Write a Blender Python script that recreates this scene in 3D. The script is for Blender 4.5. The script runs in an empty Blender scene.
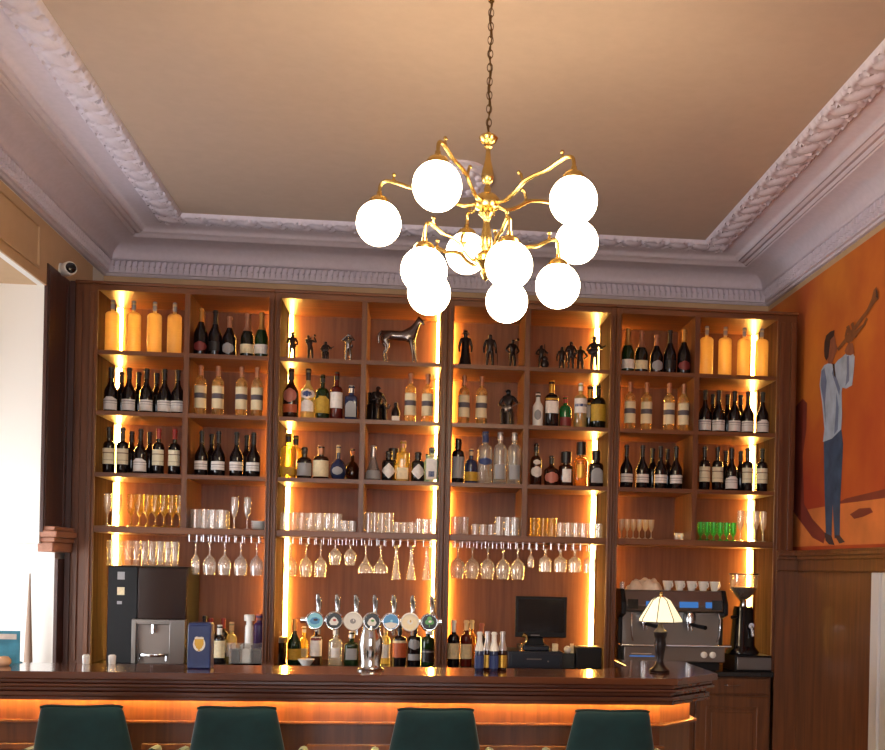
import bpy, bmesh, math, random
from math import sin, cos, pi, sqrt, radians as R_
from mathutils import Matrix, Vector
random.seed(7)
S = bpy.context.scene
COL = S.collection
# ------------------------------------------------------------------ camera
CAMX, CAMD, CAMZ, FPX = -0.1858, 7.2, 1.6, 1080.0
YAW, ROLL, PPX, PPY = 0.0975, 0.0213, 520.576, 568.527
cd = bpy.data.cameras.new('camera'); cam = bpy.data.objects.new('camera', cd); COL.objects.link(cam)
cd.sensor_fit = 'HORIZONTAL'; cd.sensor_width = 36; cd.lens = FPX / 885 * 36
cd.shift_x = (442.5 - PPX) / 885; cd.shift_y = (PPY - 375) / 885
cd.clip_start = 0.05; cd.clip_end = 100
cam.matrix_world = Matrix.Translation((CAMX, -CAMD, CAMZ)) @ Matrix.Rotation(-YAW, 4, 'Z') @ Matrix.Rotation(pi/2, 4, 'X') @ Matrix.Rotation(ROLL, 4, 'Z')
S.camera = cam
def ray(x, y):
    a, b = x - PPX, y - PPY
    c, s = cos(ROLL), sin(ROLL)
    u, v = (a*c + b*s)/FPX, (-a*s + b*c)/FPX
    c, s = cos(YAW), sin(YAW)
    return (u*c + s, -u*s + c, -v)
def atY(x, y, Y):
    r = ray(x, y); t = (Y + CAMD)/r[1]
    return (CAMX + r[0]*t, Y, CAMZ + r[2]*t)
def atX(x, y, X):
    r = ray(x, y); t = (X - CAMX)/r[0]
    return (X, -CAMD + r[1]*t, CAMZ + r[2]*t)
def atZ(x, y, Z):
    r = ray(x, y); t = (Z - CAMZ)/r[2]
    return (CAMX + r[0]*t, -CAMD + r[1]*t, Z)
def onshelf(x, z, Y):          # world X of something standing at height z and depth Y
    y = 500
    for _ in range(4):
        p = atY(x, y, Y); q = atY(x, y + 1, Y)
        y += (z - p[2])/(q[2] - p[2])
    return atY(x, y, Y)[0]
# ------------------------------------------------------------------ materials
MATS = {}
def newmat(name):
    m = bpy.data.materials.new(name); m.use_nodes = True
    MATS[name] = m
    return m, m.node_tree.nodes, m.node_tree.links, m.node_tree.nodes['Principled BSDF']
def lin(c):
    return tuple((x/255/12.92 if x/255 <= .04045 else ((x/255 + .055)/1.055)**2.4) for x in c) + (1,)
def mat(name, rgb, rough=.5, metal=0, spec=.5, coat=0, noise=0, nscale=20, sheen=0, emit=0, bump=0):
    m, N, L, b = newmat(name)
    b.inputs['Base Color'].default_value = lin(rgb); b.inputs['Roughness'].default_value = rough
    b.inputs['Metallic'].default_value = metal; b.inputs['Specular IOR Level'].default_value = spec
    b.inputs['Coat Weight'].default_value = coat; b.inputs['Coat Roughness'].default_value = .08
    if sheen: b.inputs['Sheen Weight'].default_value = sheen; b.inputs['Sheen Roughness'].default_value = .4
    if emit: b.inputs['Emission Color'].default_value = lin(rgb); b.inputs['Emission Strength'].default_value = emit
    if noise or bump:
        tc = N.new('ShaderNodeTexCoord'); no = N.new('ShaderNodeTexNoise'); no.inputs['Scale'].default_value = nscale; no.inputs['Detail'].default_value = 5
        L.new(tc.outputs['Object'], no.inputs['Vector'])
        if noise:
            r = N.new('ShaderNodeValToRGB'); c = lin(rgb)
            r.color_ramp.elements[0].position = .3; r.color_ramp.elements[1].position = .7
            r.color_ramp.elements[0].color = tuple(x*(1-noise) for x in c[:3]) + (1,)
            r.color_ramp.elements[1].color = tuple(min(1, x*(1+noise)) for x in c[:3]) + (1,)
            L.new(no.outputs['Fac'], r.inputs['Fac']); L.new(r.outputs['Color'], b.inputs['Base Color'])
        if bump:
            bp = N.new('ShaderNodeBump'); bp.inputs['Strength'].default_value = bump; bp.inputs['Distance'].default_value = .005
            L.new(no.outputs['Fac'], bp.inputs['Height']); L.new(bp.outputs['Normal'], b.inputs['Normal'])
    return m
def wood(name, c1, c2, axis='Z', rough=.4, coat=0, scale=1.0):
    m, N, L, b = newmat(name)
    tc = N.new('ShaderNodeTexCoord'); mp = N.new('ShaderNodeMapping')
    sc = {'X': (1.2, 22, 22), 'Y': (22, 1.2, 22), 'Z': (22, 22, 1.2)}[axis]
    mp.inputs['Scale'].default_value = tuple(scale*x for x in sc)
    no = N.new('ShaderNodeTexNoise'); no.inputs['Scale'].default_value = 1.4; no.inputs['Detail'].default_value = 6; no.inputs['Distortion'].default_value = .6
    r = N.new('ShaderNodeValToRGB'); r.color_ramp.elements[0].position = .32; r.color_ramp.elements[1].position = .68
    r.color_ramp.elements[0].color = lin(c1); r.color_ramp.elements[1].color = lin(c2)
    L.new(tc.outputs['Object'], mp.inputs['Vector']); L.new(mp.outputs['Vector'], no.inputs['Vector'])
    L.new(no.outputs['Fac'], r.inputs['Fac']); L.new(r.outputs['Color'], b.inputs['Base Color'])
    b.inputs['Roughness'].default_value = rough; b.inputs['Coat Weight'].default_value = coat; b.inputs['Coat Roughness'].default_value = .12
    return m
def emis(name, rgb, s):
    m, N, L, b = newmat(name)
    N.remove(b); e = N.new('ShaderNodeEmission'); e.inputs['Color'].default_value = rgb + (1,); e.inputs['Strength'].default_value = s
    L.new(e.outputs[0], N['Material Output'].inputs['Surface']); return m
def glass(name, tint=(.97, .97, .97), blend=.25, refl=1.0, floor=.04, rough=.03, haze=0, hazecol=(1, 1, 1), through=.5):
    m, N, L, b = newmat(name); N.remove(b)
    t = N.new('ShaderNodeBsdfTransparent'); t.inputs['Color'].default_value = tint + (1,)
    g = N.new('ShaderNodeBsdfGlossy'); g.inputs['Roughness'].default_value = rough; g.inputs['Color'].default_value = (refl, refl, refl, 1)
    lw = N.new('ShaderNodeLayerWeight'); lw.inputs['Blend'].default_value = blend
    mr = N.new('ShaderNodeMapRange'); mr.inputs['To Min'].default_value = floor; mr.inputs['To Max'].default_value = .9
    L.new(lw.outputs['Facing'], mr.inputs['Value'])
    mx = N.new('ShaderNodeMixShader'); L.new(mr.outputs['Result'], mx.inputs['Fac']); L.new(t.outputs[0], mx.inputs[1]); L.new(g.outputs[0], mx.inputs[2])
    out = mx
    if haze:
        d = N.new('ShaderNodeBsdfDiffuse'); d.inputs['Color'].default_value = hazecol + (1,)
        tl = N.new('ShaderNodeBsdfTranslucent'); tl.inputs['Color'].default_value = hazecol + (1,)
        ad = N.new('ShaderNodeMixShader'); ad.inputs['Fac'].default_value = through; L.new(d.outputs[0], ad.inputs[1]); L.new(tl.outputs[0], ad.inputs[2])
        m2 = N.new('ShaderNodeMixShader'); m2.inputs['Fac'].default_value = haze; L.new(mx.outputs[0], m2.inputs[1]); L.new(ad.outputs[0], m2.inputs[2]); out = m2
    L.new(out.outputs[0], N['Material Output'].inputs['Surface']); return m
def striped(name, base, bands):   # a printed label: bands of colour by height above the bottle's base
    m, N, L, b = newmat(name)
    tc = N.new('ShaderNodeTexCoord'); sp = N.new('ShaderNodeSeparateXYZ'); L.new(tc.outputs['Object'], sp.inputs[0])
    mr = N.new('ShaderNodeMapRange'); mr.inputs['From Max'].default_value = .4; L.new(sp.outputs['Z'], mr.inputs['Value'])
    r = N.new('ShaderNodeValToRGB'); r.color_ramp.interpolation = 'CONSTANT'; e = r.color_ramp.elements
    e[0].position = 0; e[0].color = lin(base)
    e.remove(e[1])
    for z0, z1, c in bands:
        a = e.new(z0/.4); a.color = lin(c); a = e.new(z1/.4); a.color = lin(base)
    L.new(mr.outputs['Result'], r.inputs['Fac']); L.new(r.outputs['Color'], b.inputs['Base Color']); b.inputs['Roughness'].default_value = .55
    return m
wood('cabinet_wood', (86, 46, 24), (114, 66, 34), 'Z', .38)
wood('cabinet_wood_x', (90, 50, 27), (122, 73, 40), 'X', .36)
wood('cabinet_back', (110, 64, 38), (132, 82, 50), 'Z', .5)
wood('dark_wood', (58, 34, 30), (80, 48, 40), 'Z', .4)
wood('bar_wood', (88, 46, 30), (98, 52, 34), 'X', .22, .6, .5)
wood('bar_top_wood', (90, 48, 31), (102, 56, 36), 'X', .12, .8, .5)
wood('cabinet_inner', (84, 48, 29), (110, 66, 40), 'Z', .85)
MATS['cabinet_inner'].node_tree.nodes['Principled BSDF'].inputs['Specular IOR Level'].default_value = .08
wood('window_lit_wood', (152, 104, 82), (174, 122, 98), 'Y', .4)  # pier cap wood, lightened: window light put into its colour
wood('bar_panel_wood', (92, 48, 26), (118, 66, 34), 'Z', .35, .2)
wood('wainscot_wood', (88, 50, 24), (118, 68, 34), 'Z', .4, .1)
wood('floor_wood', (92, 62, 40), (124, 86, 56), 'Y', .35)
mat('plaster', (216, 206, 220), .7, noise=.04, nscale=30)
mat('ceiling_paint', (188, 166, 150), .8, noise=.03, nscale=14)
mat('beige_paint', (198, 166, 130), .7, noise=.04, nscale=8)
mat('white_paint', (236, 232, 226), .6)
mat('grey_white_paint', (205, 203, 206), .5)
mat('brass', (214, 182, 112), .24, 1)
mat('chrome', (215, 218, 222), .1, 1)
mat('steel', (132, 126, 122), .28, 1)
mat('satin_steel', (128, 118, 112), .36, .9)
mat('dark_metal', (62, 46, 38), .35, .8)
mat('bronze', (40, 32, 32), .3, .6)
mat('silver_bronze', (120, 112, 112), .25, .9)
mat('chain_metal', (96, 70, 40), .35, .9)
mat('black_plastic', (18, 17, 20), .5, spec=.25)
mat('brown_reflection_gloss', (40, 24, 20), .14, spec=.3)  # brown reflection of the room put into a black panel's colour
mat('black_gloss', (14, 14, 18), .08)
mat('navy_plastic', (20, 27, 42), .35)
mat('screen', (30, 28, 30), .12)
mat('velvet', (9, 52, 52), .75, sheen=.3, noise=.25, nscale=9)
mat('velvet_seam', (10, 42, 42), .8)
mat('stone_counter', (34, 30, 30), .25)
mat('white_ceramic', (236, 234, 230), .2)
mat('white', (235, 232, 226), .5)
mat('cloth', (226, 206, 184), .9, noise=.12, nscale=25)
mat('label_white', (226, 218, 212), .6, noise=.08, nscale=60)
mat('label_cream', (222, 204, 166), .6, noise=.1, nscale=60)
mat('label_yellow', (188, 148, 44), .6, noise=.15, nscale=60)
mat('label_gold', (196, 150, 60), .35, .6)
mat('label_red', (120, 40, 38), .5)
mat('label_orange', (176, 84, 44), .5)
mat('label_blue', (40, 58, 110), .5)
mat('label_pink', (180, 108, 92), .5)
mat('label_grey', (150, 148, 150), .5)
mat('foil_gold', (196, 148, 84), .35, .7)
mat('foil_copper', (172, 122, 96), .4, .6)
mat('foil_black', (24, 20, 22), .35)
mat('foil_red', (150, 40, 34), .4)
mat('foil_silver', (196, 190, 190), .3, .8)
mat('cork', (196, 160, 116), .8)
mat('blue_tin', (26, 46, 104), .4, noise=.2, nscale=18)
mat('purple', (66, 30, 92), .35)
mat('emblem_dark', (30, 34, 34), .4)
mat('emblem_blue', (44, 132, 190), .3)
mat('emblem_cyan', (120, 200, 220), .3)
mat('emblem_green', (90, 160, 80), .3)
mat('emblem_cream', (240, 222, 180), .3)
mat('emblem_red', (190, 70, 60), .3)
mat('poster_blue', (70, 150, 180), .5, noise=.3, nscale=14)
mat('peach', (224, 178, 140), .6)
mat('taupe', (160, 136, 120), .9)
mat('beans', (40, 26, 18), .5, noise=.5, nscale=90)
mat('dark_green_glass', (12, 18, 12), .08, spec=.6)
mat('black_glass', (14, 10, 14), .08, spec=.6)
mat('brown_glass', (44, 16, 8), .08, spec=.6)
mat('green_glass', (14, 42, 16), .1, spec=.6)
mat('bright_green_glass', (14, 88, 40), .1, spec=.6)
mat('red_glass', (86, 22, 16), .1, spec=.6)
mat('blue_glass', (34, 44, 76), .1, spec=.6)
glass('clear_glass', (.96, .96, .95), .3, 1, .06, .04, .10)
glass('tumbler_glass', (.95, .95, .96), .4, 1, .2, .12, .2, (1, .98, .96), .3)  # whitish haze stands in for bright window reflections in the glass
glass('crystal_glass', (.95, .9, .8), .4, 1, .18, .1, .35, (1, .84, .6))
glass('vodka_glass', (.78, .8, .82), .35, 1, .08, .04, .25, (.75, .78, .82))
glass('amber_goblet_glass', (.98, .82, .38), .35, 1, .06, .04, .2, (.95, .7, .15))
glass('green_goblet_glass', (.3, .85, .35), .35, 1, .06, .04, .35, (.1, .75, .15))
glass('yellow_spirit', (.9, .75, .25), .3, 1, .06, .05, .35, (.75, .55, .1))
glass('pale_spirit', (.85, .82, .5), .3, 1, .06, .05, .35, (.75, .68, .35))
glass('amber_spirit', (.85, .5, .12), .3, 1, .06, .05, .35, (.7, .35, .06))
glass('white_wine_glass', (.92, .76, .42), .3, 1, .06, .05, .3, (.85, .6, .25))
glass('frosted_amber', (.98, .84, .55), .3, .8, .05, .2, .62, (1, .84, .52), .93)
glass('teal_glass', (.55, .75, .8), .3, 1, .06, .05, .35, (.4, .6, .7))
glass('hopper_plastic', (.9, .85, .8), .3, 1, .05, .06, .12)
striped('striped_label', (226, 208, 170), [(.115, .15, (84, 76, 84)), (.195, .2, (170, 140, 100))])
striped('wine_label', (222, 214, 210), [(.075, .079, (120, 110, 110)), (.058, .061, (150, 140, 140))])
striped('tall_label', (222, 210, 180), [(.13, .136, (120, 96, 70)), (.085, .089, (150, 130, 100))])
emis('globe_glow', (1, .80, .5), 19)
emis('led_glow', (1, .52, .10), 95)
emis('bar_led_glow', (1, .68, .17), 170)
emis('bulb_glow', (1, .82, .55), 30)
emis('display_blue', (.08, .26, .7), .5)
emis('daylight', (.93, .95, 1), 9.5)
emis('bay_daylight', (.92, .96, 1), 9)
mat('lamp_shade_glass', (238, 226, 190), .4, emit=.75)
mat('lead_came', (70, 60, 44), .5, .6)
# mural paints
def mural_mat():
    m, N, L, b = newmat('mural_paint')
    tc = N.new('ShaderNodeTexCoord'); no = N.new('ShaderNodeTexNoise'); no.inputs['Scale'].default_value = 1.6; no.inputs['Detail'].default_value = 6
    L.new(tc.outputs['Object'], no.inputs['Vector'])
    r = N.new('ShaderNodeValToRGB'); e = r.color_ramp.elements
    e[0].position = .3; e[0].color = lin((170, 74, 24)); e[1].position = .7; e[1].color = lin((216, 124, 36))
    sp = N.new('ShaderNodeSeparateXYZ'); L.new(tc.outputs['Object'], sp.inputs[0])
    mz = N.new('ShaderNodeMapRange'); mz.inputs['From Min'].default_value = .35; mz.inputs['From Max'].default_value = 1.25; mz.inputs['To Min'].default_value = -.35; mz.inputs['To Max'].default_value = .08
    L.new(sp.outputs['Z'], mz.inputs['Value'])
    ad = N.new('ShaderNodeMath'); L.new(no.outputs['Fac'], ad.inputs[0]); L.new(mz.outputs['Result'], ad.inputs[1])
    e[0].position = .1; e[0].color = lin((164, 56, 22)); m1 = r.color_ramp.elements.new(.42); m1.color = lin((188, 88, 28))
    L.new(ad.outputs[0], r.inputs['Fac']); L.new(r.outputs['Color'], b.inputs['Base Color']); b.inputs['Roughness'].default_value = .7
mural_mat()
mat('mural_red', (184, 76, 28), .7, noise=.2, nscale=3)
mat('mural_floor', (206, 116, 56), .7, noise=.18, nscale=4)
mat('mural_shadow', (120, 44, 30), .7, noise=.2, nscale=4)
mat('mural_jacket', (170, 180, 196), .7, noise=.22, nscale=9)
mat('mural_jacket_dark', (112, 122, 150), .7, noise=.2, nscale=9)
mat('mural_trousers', (58, 74, 100), .7, noise=.35, nscale=9)
mat('mural_skin', (146, 84, 54), .7, noise=.15, nscale=20)
mat('mural_hair', (58, 34, 26), .7)
mat('mural_brass', (128, 74, 34), .7, noise=.2, nscale=20)
mat('mural_shoe', (60, 40, 44), .7)
# ------------------------------------------------------------------ mesh builder
class MB:
    def __init__(s): s.v = []; s.f = []
    def add(s, vs, fs):
        o = len(s.v); s.v += [tuple(v) for v in vs]; s.f += [tuple(i + o for i in f) for f in fs]; return s
    def box(s, x0, x1, y0, y1, z0, z1):
        vs = [(x, y, z) for z in (z0, z1) for y in (y0, y1) for x in (x0, x1)]
        return s.add(vs, [(0, 2, 3, 1), (4, 5, 7, 6), (0, 1, 5, 4), (2, 6, 7, 3), (0, 4, 6, 2), (1, 3, 7, 5)])
    def cbox(s, c, sz):
        return s.box(c[0]-sz[0]/2, c[0]+sz[0]/2, c[1]-sz[1]/2, c[1]+sz[1]/2, c[2]-sz[2]/2, c[2]+sz[2]/2)
    def lathe(s, prof, seg=18, n=2.0, sy=1.0, M=None, phase=0):
        vs = []; fs = []; rows = []
        for r, z in prof:
            if r < 1e-6:
                rows.append([len(vs)]); vs.append((0, 0, z)); continue
            row = []
            for k in range(seg):
                a = 2*pi*k/seg + phase; c, q = cos(a), sin(a)
                m = 1.0 if n == 2 else (abs(c)**n + abs(q)**n)**(-1/n)
                row.append(len(vs)); vs.append((r*m*c, r*m*q*sy, z))
            rows.append(row)
        for A, B in zip(rows, rows[1:]):
            for k in range(seg):
                k2 = (k+1) % seg
                if len(A) == 1 and len(B) == 1: continue
                if len(A) == 1: fs.append((A[0], B[k2], B[k]))
                elif len(B) == 1: fs.append((A[k], A[k2], B[0]))
                else: fs.append((A[k], A[k2], B[k2], B[k]))
        if M is not None: vs = [tuple(M @ Vector(v)) for v in vs]
        return s.add(vs, fs)
    def tube(s, pts, r, seg=8, cap=True):
        P = [Vector(p) for p in pts]; n = len(P)
        rr = r if isinstance(r, (list, tuple)) else [r]*n
        vs = []; fs = []; up = Vector((0.013, 0.021, 1))
        T0 = (P[1]-P[0]).normalized(); a = up.cross(T0)
        if a.length < .05: a = Vector((1, 0, 0)).cross(T0)
        a.normalize()
        for i in range(n):
            T = (P[min(i+1, n-1)] - P[max(i-1, 0)]).normalized()
            a = (a - T*a.dot(T)).normalized(); b = T.cross(a)
            for k in range(seg):
                t = 2*pi*k/seg; vs.append(P[i] + (a*cos(t) + b*sin(t))*rr[i])
        for i in range(n-1):
            for k in range(seg):
                k2 = (k+1) % seg; fs.append((i*seg+k, i*seg+k2, (i+1)*seg+k2, (i+1)*seg+k))
        if cap:
            fs.append(tuple(range(seg-1, -1, -1))); fs.append(tuple((n-1)*seg+k for k in range(seg)))
        return s.add(vs, fs)
    def prism(s, poly, z0, z1, axes='xyz'):
        n = len(poly); vs = []
        for z in (z0, z1):
            for a, b in poly:
                vs.append({'xyz': (a, b, z), 'xzy': (a, z, b), 'yzx': (z, a, b)}[axes])
        fs = [tuple(range(n-1, -1, -1)), tuple(range(n, 2*n))] + [(i, (i+1) % n, n+(i+1) % n, n+i) for i in range(n)]
        return s.add(vs, fs)
    def sphere(s, c, r, seg=20, rings=12, sz=(1, 1, 1)):
        prof = [(r*sin(pi*i/rings) if 0 < i < rings else 0, -r*cos(pi*i/rings)) for i in range(rings+1)]
        return s.lathe(prof, seg, M=Matrix.Translation(c) @ Matrix.Diagonal((sz[0], sz[1], sz[2], 1)))
    def torus(s, c, R, r, M=None, seg=20, sec=8):
        vs = []; fs = []
        for i in range(seg):
            a = 2*pi*i/seg
            for k in range(sec):
                b = 2*pi*k/sec; v = Vector(((R+r*cos(b))*cos(a), (R+r*cos(b))*sin(a), r*sin(b)))
                if M is not None: v = M @ v
                vs.append(v + Vector(c))
        for i in range(seg):
            for k in range(sec):
                fs.append((i*sec+k, ((i+1) % seg)*sec+k, ((i+1) % seg)*sec+(k+1) % sec, i*sec+(k+1) % sec))
        return s.add(vs, fs)
    def build(s, name, m, parent=None, loc=None, bevel=0, smooth=True, ang=40, rotz=0):
        me = bpy.data.meshes.new(name); me.from_pydata(s.v, [], s.f)
        bm = bmesh.new(); bm.from_mesh(me); bmesh.ops.recalc_face_normals(bm, faces=bm.faces); bm.to_mesh(me); bm.free()
        me.materials.append(MATS[m])
        if smooth:
            me.polygons.foreach_set('use_smooth', [True]*len(me.polygons)); me.set_sharp_from_angle(angle=R_(ang))
        o = bpy.data.objects.new(name, me); COL.objects.link(o)
        if parent: o.parent = parent
        if loc: o.location = loc
        if rotz: o.rotation_euler.z = rotz
        if bevel:
            b = o.modifiers.new('bevel', 'BEVEL'); b.width = bevel; b.segments = 2; b.limit_method = 'ANGLE'; b.angle_limit = R_(35)
        return o
def tag(o, label, cat, group=None, kind=None):
    o['label'] = label; o['category'] = cat
    if group: o['group'] = group
    if kind: o['kind'] = kind
    return o
def struct(o):
    o['kind'] = 'structure'; return o
def thing(name, loc, label, cat, group=None, rotz=0):
    o = bpy.data.objects.new(name, None); COL.objects.link(o); o.empty_display_size = .05
    o.location = loc; o.rotation_euler.z = rotz
    return tag(o, label, cat, group)
def dup(o, parent=None):
    c = o.copy(); COL.objects.link(c)
    if parent: c.parent = parent
    for ch in list(KIDS.get(o.name, [])):
        dup(ch, c)
    return c
KIDS = {}
def note_children(root):
    KIDS[root.name] = [o for o in COL.objects if o.parent == root]
    for k in KIDS[root.name]: note_children(k)
ORD = ['leftmost', 'second', 'third', 'fourth', 'fifth', 'sixth', 'seventh', 'eighth', 'ninth', 'tenth', 'eleventh', 'twelfth']
def ordinal(i, n):
    if n == 1: return ''
    if i == 0: return ', leftmost'
    if i == n-1: return ', rightmost'
    return ', %s from left' % ORD[i]
# ------------------------------------------------------------------ room shell
WX, YB, YF, ZC = 2.45, .80, -9.0, 3.90
struct(MB().box(-3.6, WX+.2, YF-.2, YB+.2, -.1, 0).build('floor', 'floor_wood', smooth=False))
struct(MB().box(-3.6, WX+.2, YF-.2, YB+.2, ZC, ZC+.1).build('ceiling', 'ceiling_paint', smooth=False))
struct(MB().box(-3.6, WX+.2, YB, YB+.1, 0, ZC).build('wall_back', 'beige_paint', smooth=False))
struct(MB().box(WX, WX+.1, YF, YB, 0, ZC).build('wall_right', 'beige_paint', smooth=False))
# wall behind the viewer with two tall windows letting daylight in
b = MB().box(-WX, WX, YF-.1, YF, 0, .7).box(-WX, WX, YF-.1, YF, 3.0, ZC)
for x0, x1 in ((-WX, -2.0), (-1.1, -.6), (.3, WX)): b.box(x0, x1, YF-.1, YF, .7, 3.0)
struct(b.build('wall_front', 'beige_paint', smooth=False))
for i, (x0, x1) in enumerate(((-2.0, -1.1), (-.6, .3))):
    w = thing('window_%d' % (i+1), ((x0+x1)/2, YF-.05, .7), '', ''); del w['label']; del w['category']; struct(w)
    hw = (x1-x0)/2; f = MB()
    f.box(-hw, hw, -.03, .03, 0, .06).box(-hw, hw, -.03, .03, 2.24, 2.3).box(-hw, -hw+.06, -.03, .03, .06, 2.24).box(hw-.06, hw, -.03, .03, .06, 2.24).box(-.03, .03, -.03, .03, .06, 2.24)
    f.build('window_frame', 'white_paint', w, smooth=False)
    MB().box(-hw+.06, hw-.06, -.004, .004, .06, 2.24).build('window_pane', 'daylight', w, smooth=False)
# left wall: pier, lintel over a window bay, wall beyond
b = MB().box(-2.49, -WX, -.42, YB, 1.69, ZC).box(-2.49, -WX, -.13, YB, 0, 1.69)
b.box(-2.49, -WX, -2.3, -.42, 3.25, ZC).box(-2.49, -WX, YF, -2.3, 0, ZC)
struct(b.build('wall_left', 'white_paint', smooth=False))
b = MB().box(-WX, -WX+.012, -4.2, .5, 3.25, 3.62)
for y0 in (-.95, -1.75, -2.55):
    b.box(-WX+.012, -WX+.024, y0-.3, y0+.38, 3.31, 3.325).box(-WX+.012, -WX+.024, y0-.3, y0+.38, 3.555, 3.57)
    b.box(-WX+.012, -WX+.024, y0-.3, y0-.285, 3.325, 3.555).box(-WX+.012, -WX+.024, y0+.365, y0+.38, 3.325, 3.555)
struct(b.build('trim_1', 'beige_paint', smooth=False))
# window bay
b = MB().box(-3.6, -2.49, -.13, .4, 0, 1.69).box(-3.6, -2.49, -.42, .4, 1.69, 3.3).box(-3.6, -2.49, -2.6, -2.5, 0, 3.3).box(-3.6, -3.5, -2.5, -.13, 0, .55).box(-3.6, -3.5, -2.5, -.13, 1.95, 3.3).box(-3.6, -3.5, -2.5, -2.3, .55, 1.95).box(-3.6, -3.5, -.7, -.13, .55, 1.95)
struct(b.build('wall_bay', 'white_paint', smooth=False))
struct(MB().box(-3.6, -2.49, -2.5, -.42, 3.25, 3.3).build('ceiling_bay', 'beige_paint', smooth=False))
w = thing('window_3', (-3.55, -1.5, .55), '', ''); del w['label']; del w['category']; struct(w)
f = MB().box(-.03, .05, -.8, .8, 0, .05).box(-.03, .05, -.8, .8, 1.35, 1.4)
for y in (-.77, 0, .77): f.box(-.03, .05, y-.03, y+.03, .05, 1.35)
f.build('window_frame', 'white_paint', w, smooth=False)
MB().box(-.012, -.004, -.74, .74, .05, 1.35).build('window_pane', 'bay_daylight', w, smooth=False)
# dark panelling on the pier + cap
b = MB().box(-WX, -2.43, -.42, 0.0, 1.76, 3.385).box(-WX, -2.43, -.13, 0.0, 0, 1.60)
b.box(-2.43, -2.424, -.40, -.36, 1.8, 3.35).box(-2.43, -2.424, -.06, -.02, 1.8, 3.35)
b.box(-2.424, -2.392, -.02, .0, 0, 3.385)
struct(b.build('trim_2', 'dark_wood', smooth=False))
b = MB()
for z0, z1, p in ((1.64, 1.70, .03), (1.70, 1.73, .045), (1.73, 1.77, .06), (1.77, 1.797, .045)):
    b.box(-2.47, -2.41+p, -.36-p*.9, .0, z0, z1)
struct(b.build('trim_3', 'window_lit_wood', bevel=.005))
# cornice: a mitred ring following the room
prof = [(.0, 3.635), (.022, 3.635), (.03, 3.648), (.045, 3.652), (.045, 3.735), (.072, 3.738), (.08, 3.75)]
for i in range(9):
    a = pi/2*i/8; prof.append((.08 + .175*(1-cos(a)), 3.752 + .098*sin(a)))
prof += [(.262, 3.856), (.275, 3.852), (.29, 3.866), (.315, 3.858), (.335, 3.868), (.352, 3.862), (.372, 3.886), (.39, 3.893), (.50, 3.893)]
def ring(prof, name, m, ang=30):
    vs = []; fs = []
    for t, z in prof:
        vs += [(-WX+t, YB-t, z), (WX-t, YB-t, z), (WX-t, YF+t, z), (-WX+t, YF+t, z)]
    for i in range(len(prof)-1):
        for k in range(4):
            fs.append((i*4+k, i*4+(k+1) % 4, (i+1)*4+(k+1) % 4, (i+1)*4+k))
    o = MB().add(vs, fs).build(name, m, ang=ang); return struct(o)
ring(prof, 'trim_4', 'plaster')
# egg-and-dart row: small drops under a row of pointed darts
b = MB()
def drop(p, d):
    x, y = p; tx, ty = -d[1], d[0]        # d points into the room
    for k, (w, z0, z1, o) in enumerate(((.012, 3.694, 3.733, .026), (.007, 3.664, 3.688, .018))):
        vs = []
        for z, ww in ((z0, w*.55), (z1, w)):
            for q in ((-ww, 0), (ww, 0), (ww*.7, o), (-ww*.7, o)):
                vs.append((x + tx*q[0] + d[0]*q[1], y + ty*q[0] + d[1]*q[1], z))
        b.add(vs, [(3, 2, 1, 0), (4, 5, 6, 7), (0, 1, 5, 4), (1, 2, 6, 5), (2, 3, 7, 6), (3, 0, 4, 7)])
n = 118
for i in range(n): drop((-2.39 + 4.78*(i+.5)/n, YB-.0455), (0, -1))
m_ = 150
for i in range(m_):
    y = YB-.08 - 6.2*(i+.5)/m_
    drop((-WX+.0455, y), (1, 0)); drop((WX-.0455, y), (-1, 0))
struct(b.build('trim_5', 'plaster', smooth=False))
# leaf frieze: overlapping slanted leaves in relief on the ceiling
def frieze(name, L, place):
    nu, nv = int(L/.0115), 14; W = .19; P = .165; vs = []; fs = []
    for i in range(nu+1):
        for j in range(nv+1):
            u = L*i/nu; v = j/nv
            ph = (u/P + .55*(v-.5)) % 1.0
            a = (ph-.5)*2; bb = (v-.5)*2/.78
            q = a*a*.9 + bb*bb
            h = .003
            if q < .72: h = .008 + .03*sqrt(1-q/.72)
            rim = abs(sqrt(q)-1.0)
            if rim < .14: h = max(h, .034 - .12*rim)
            if v < .1 or v > .9: h = .018 + (.006 if int(u/.028) % 2 else 0)
            if j == 0 or j == nv: h = 0
            if i == 0 or i == nu: h = 0
            vs.append(place(u, v*W, ZC - .001 - h))
    for i in range(nu):
        for j in range(nv):
            k = i*(nv+1)+j; fs.append((k, k+1, k+nv+2, k+nv+1))
    struct(MB().add(vs, fs).build(name, 'plaster', ang=80))
T0 = .495
frieze('trim_6', 2*(WX-T0)-.02, lambda u, v, z: (-WX+T0+.01+u, YB-T0-v, z))
frieze('trim_7', 6.6, lambda u, v, z: (-WX+T0+v, YB-T0-u, z))
frieze('trim_8', 6.6, lambda u, v, z: (WX-T0-v, YB-T0-u, z))
# ceiling rose
b = MB(); prof_ = [(.27, 0), (.27, -.012), (.25, -.02), (.225, -.014), (.21, -.03), (.13, -.022), (.1, -.035), (.05, -.045), (0, -.05)]
b.lathe(prof_, 40)
for k in range(12):
    a = 2*pi*k/12
    b.sphere((.165*cos(a), .165*sin(a), -.026), .035, 10, 6, (1, 1, .5))
ro = b.build('ceiling_rose', 'plaster', loc=(.035, -.80, ZC)); ro.scale = (.7, 1.1, 1)
tag(ro, 'pale plaster ceiling rose partly hidden behind the chandelier arms', 'ceiling rose')
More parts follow.
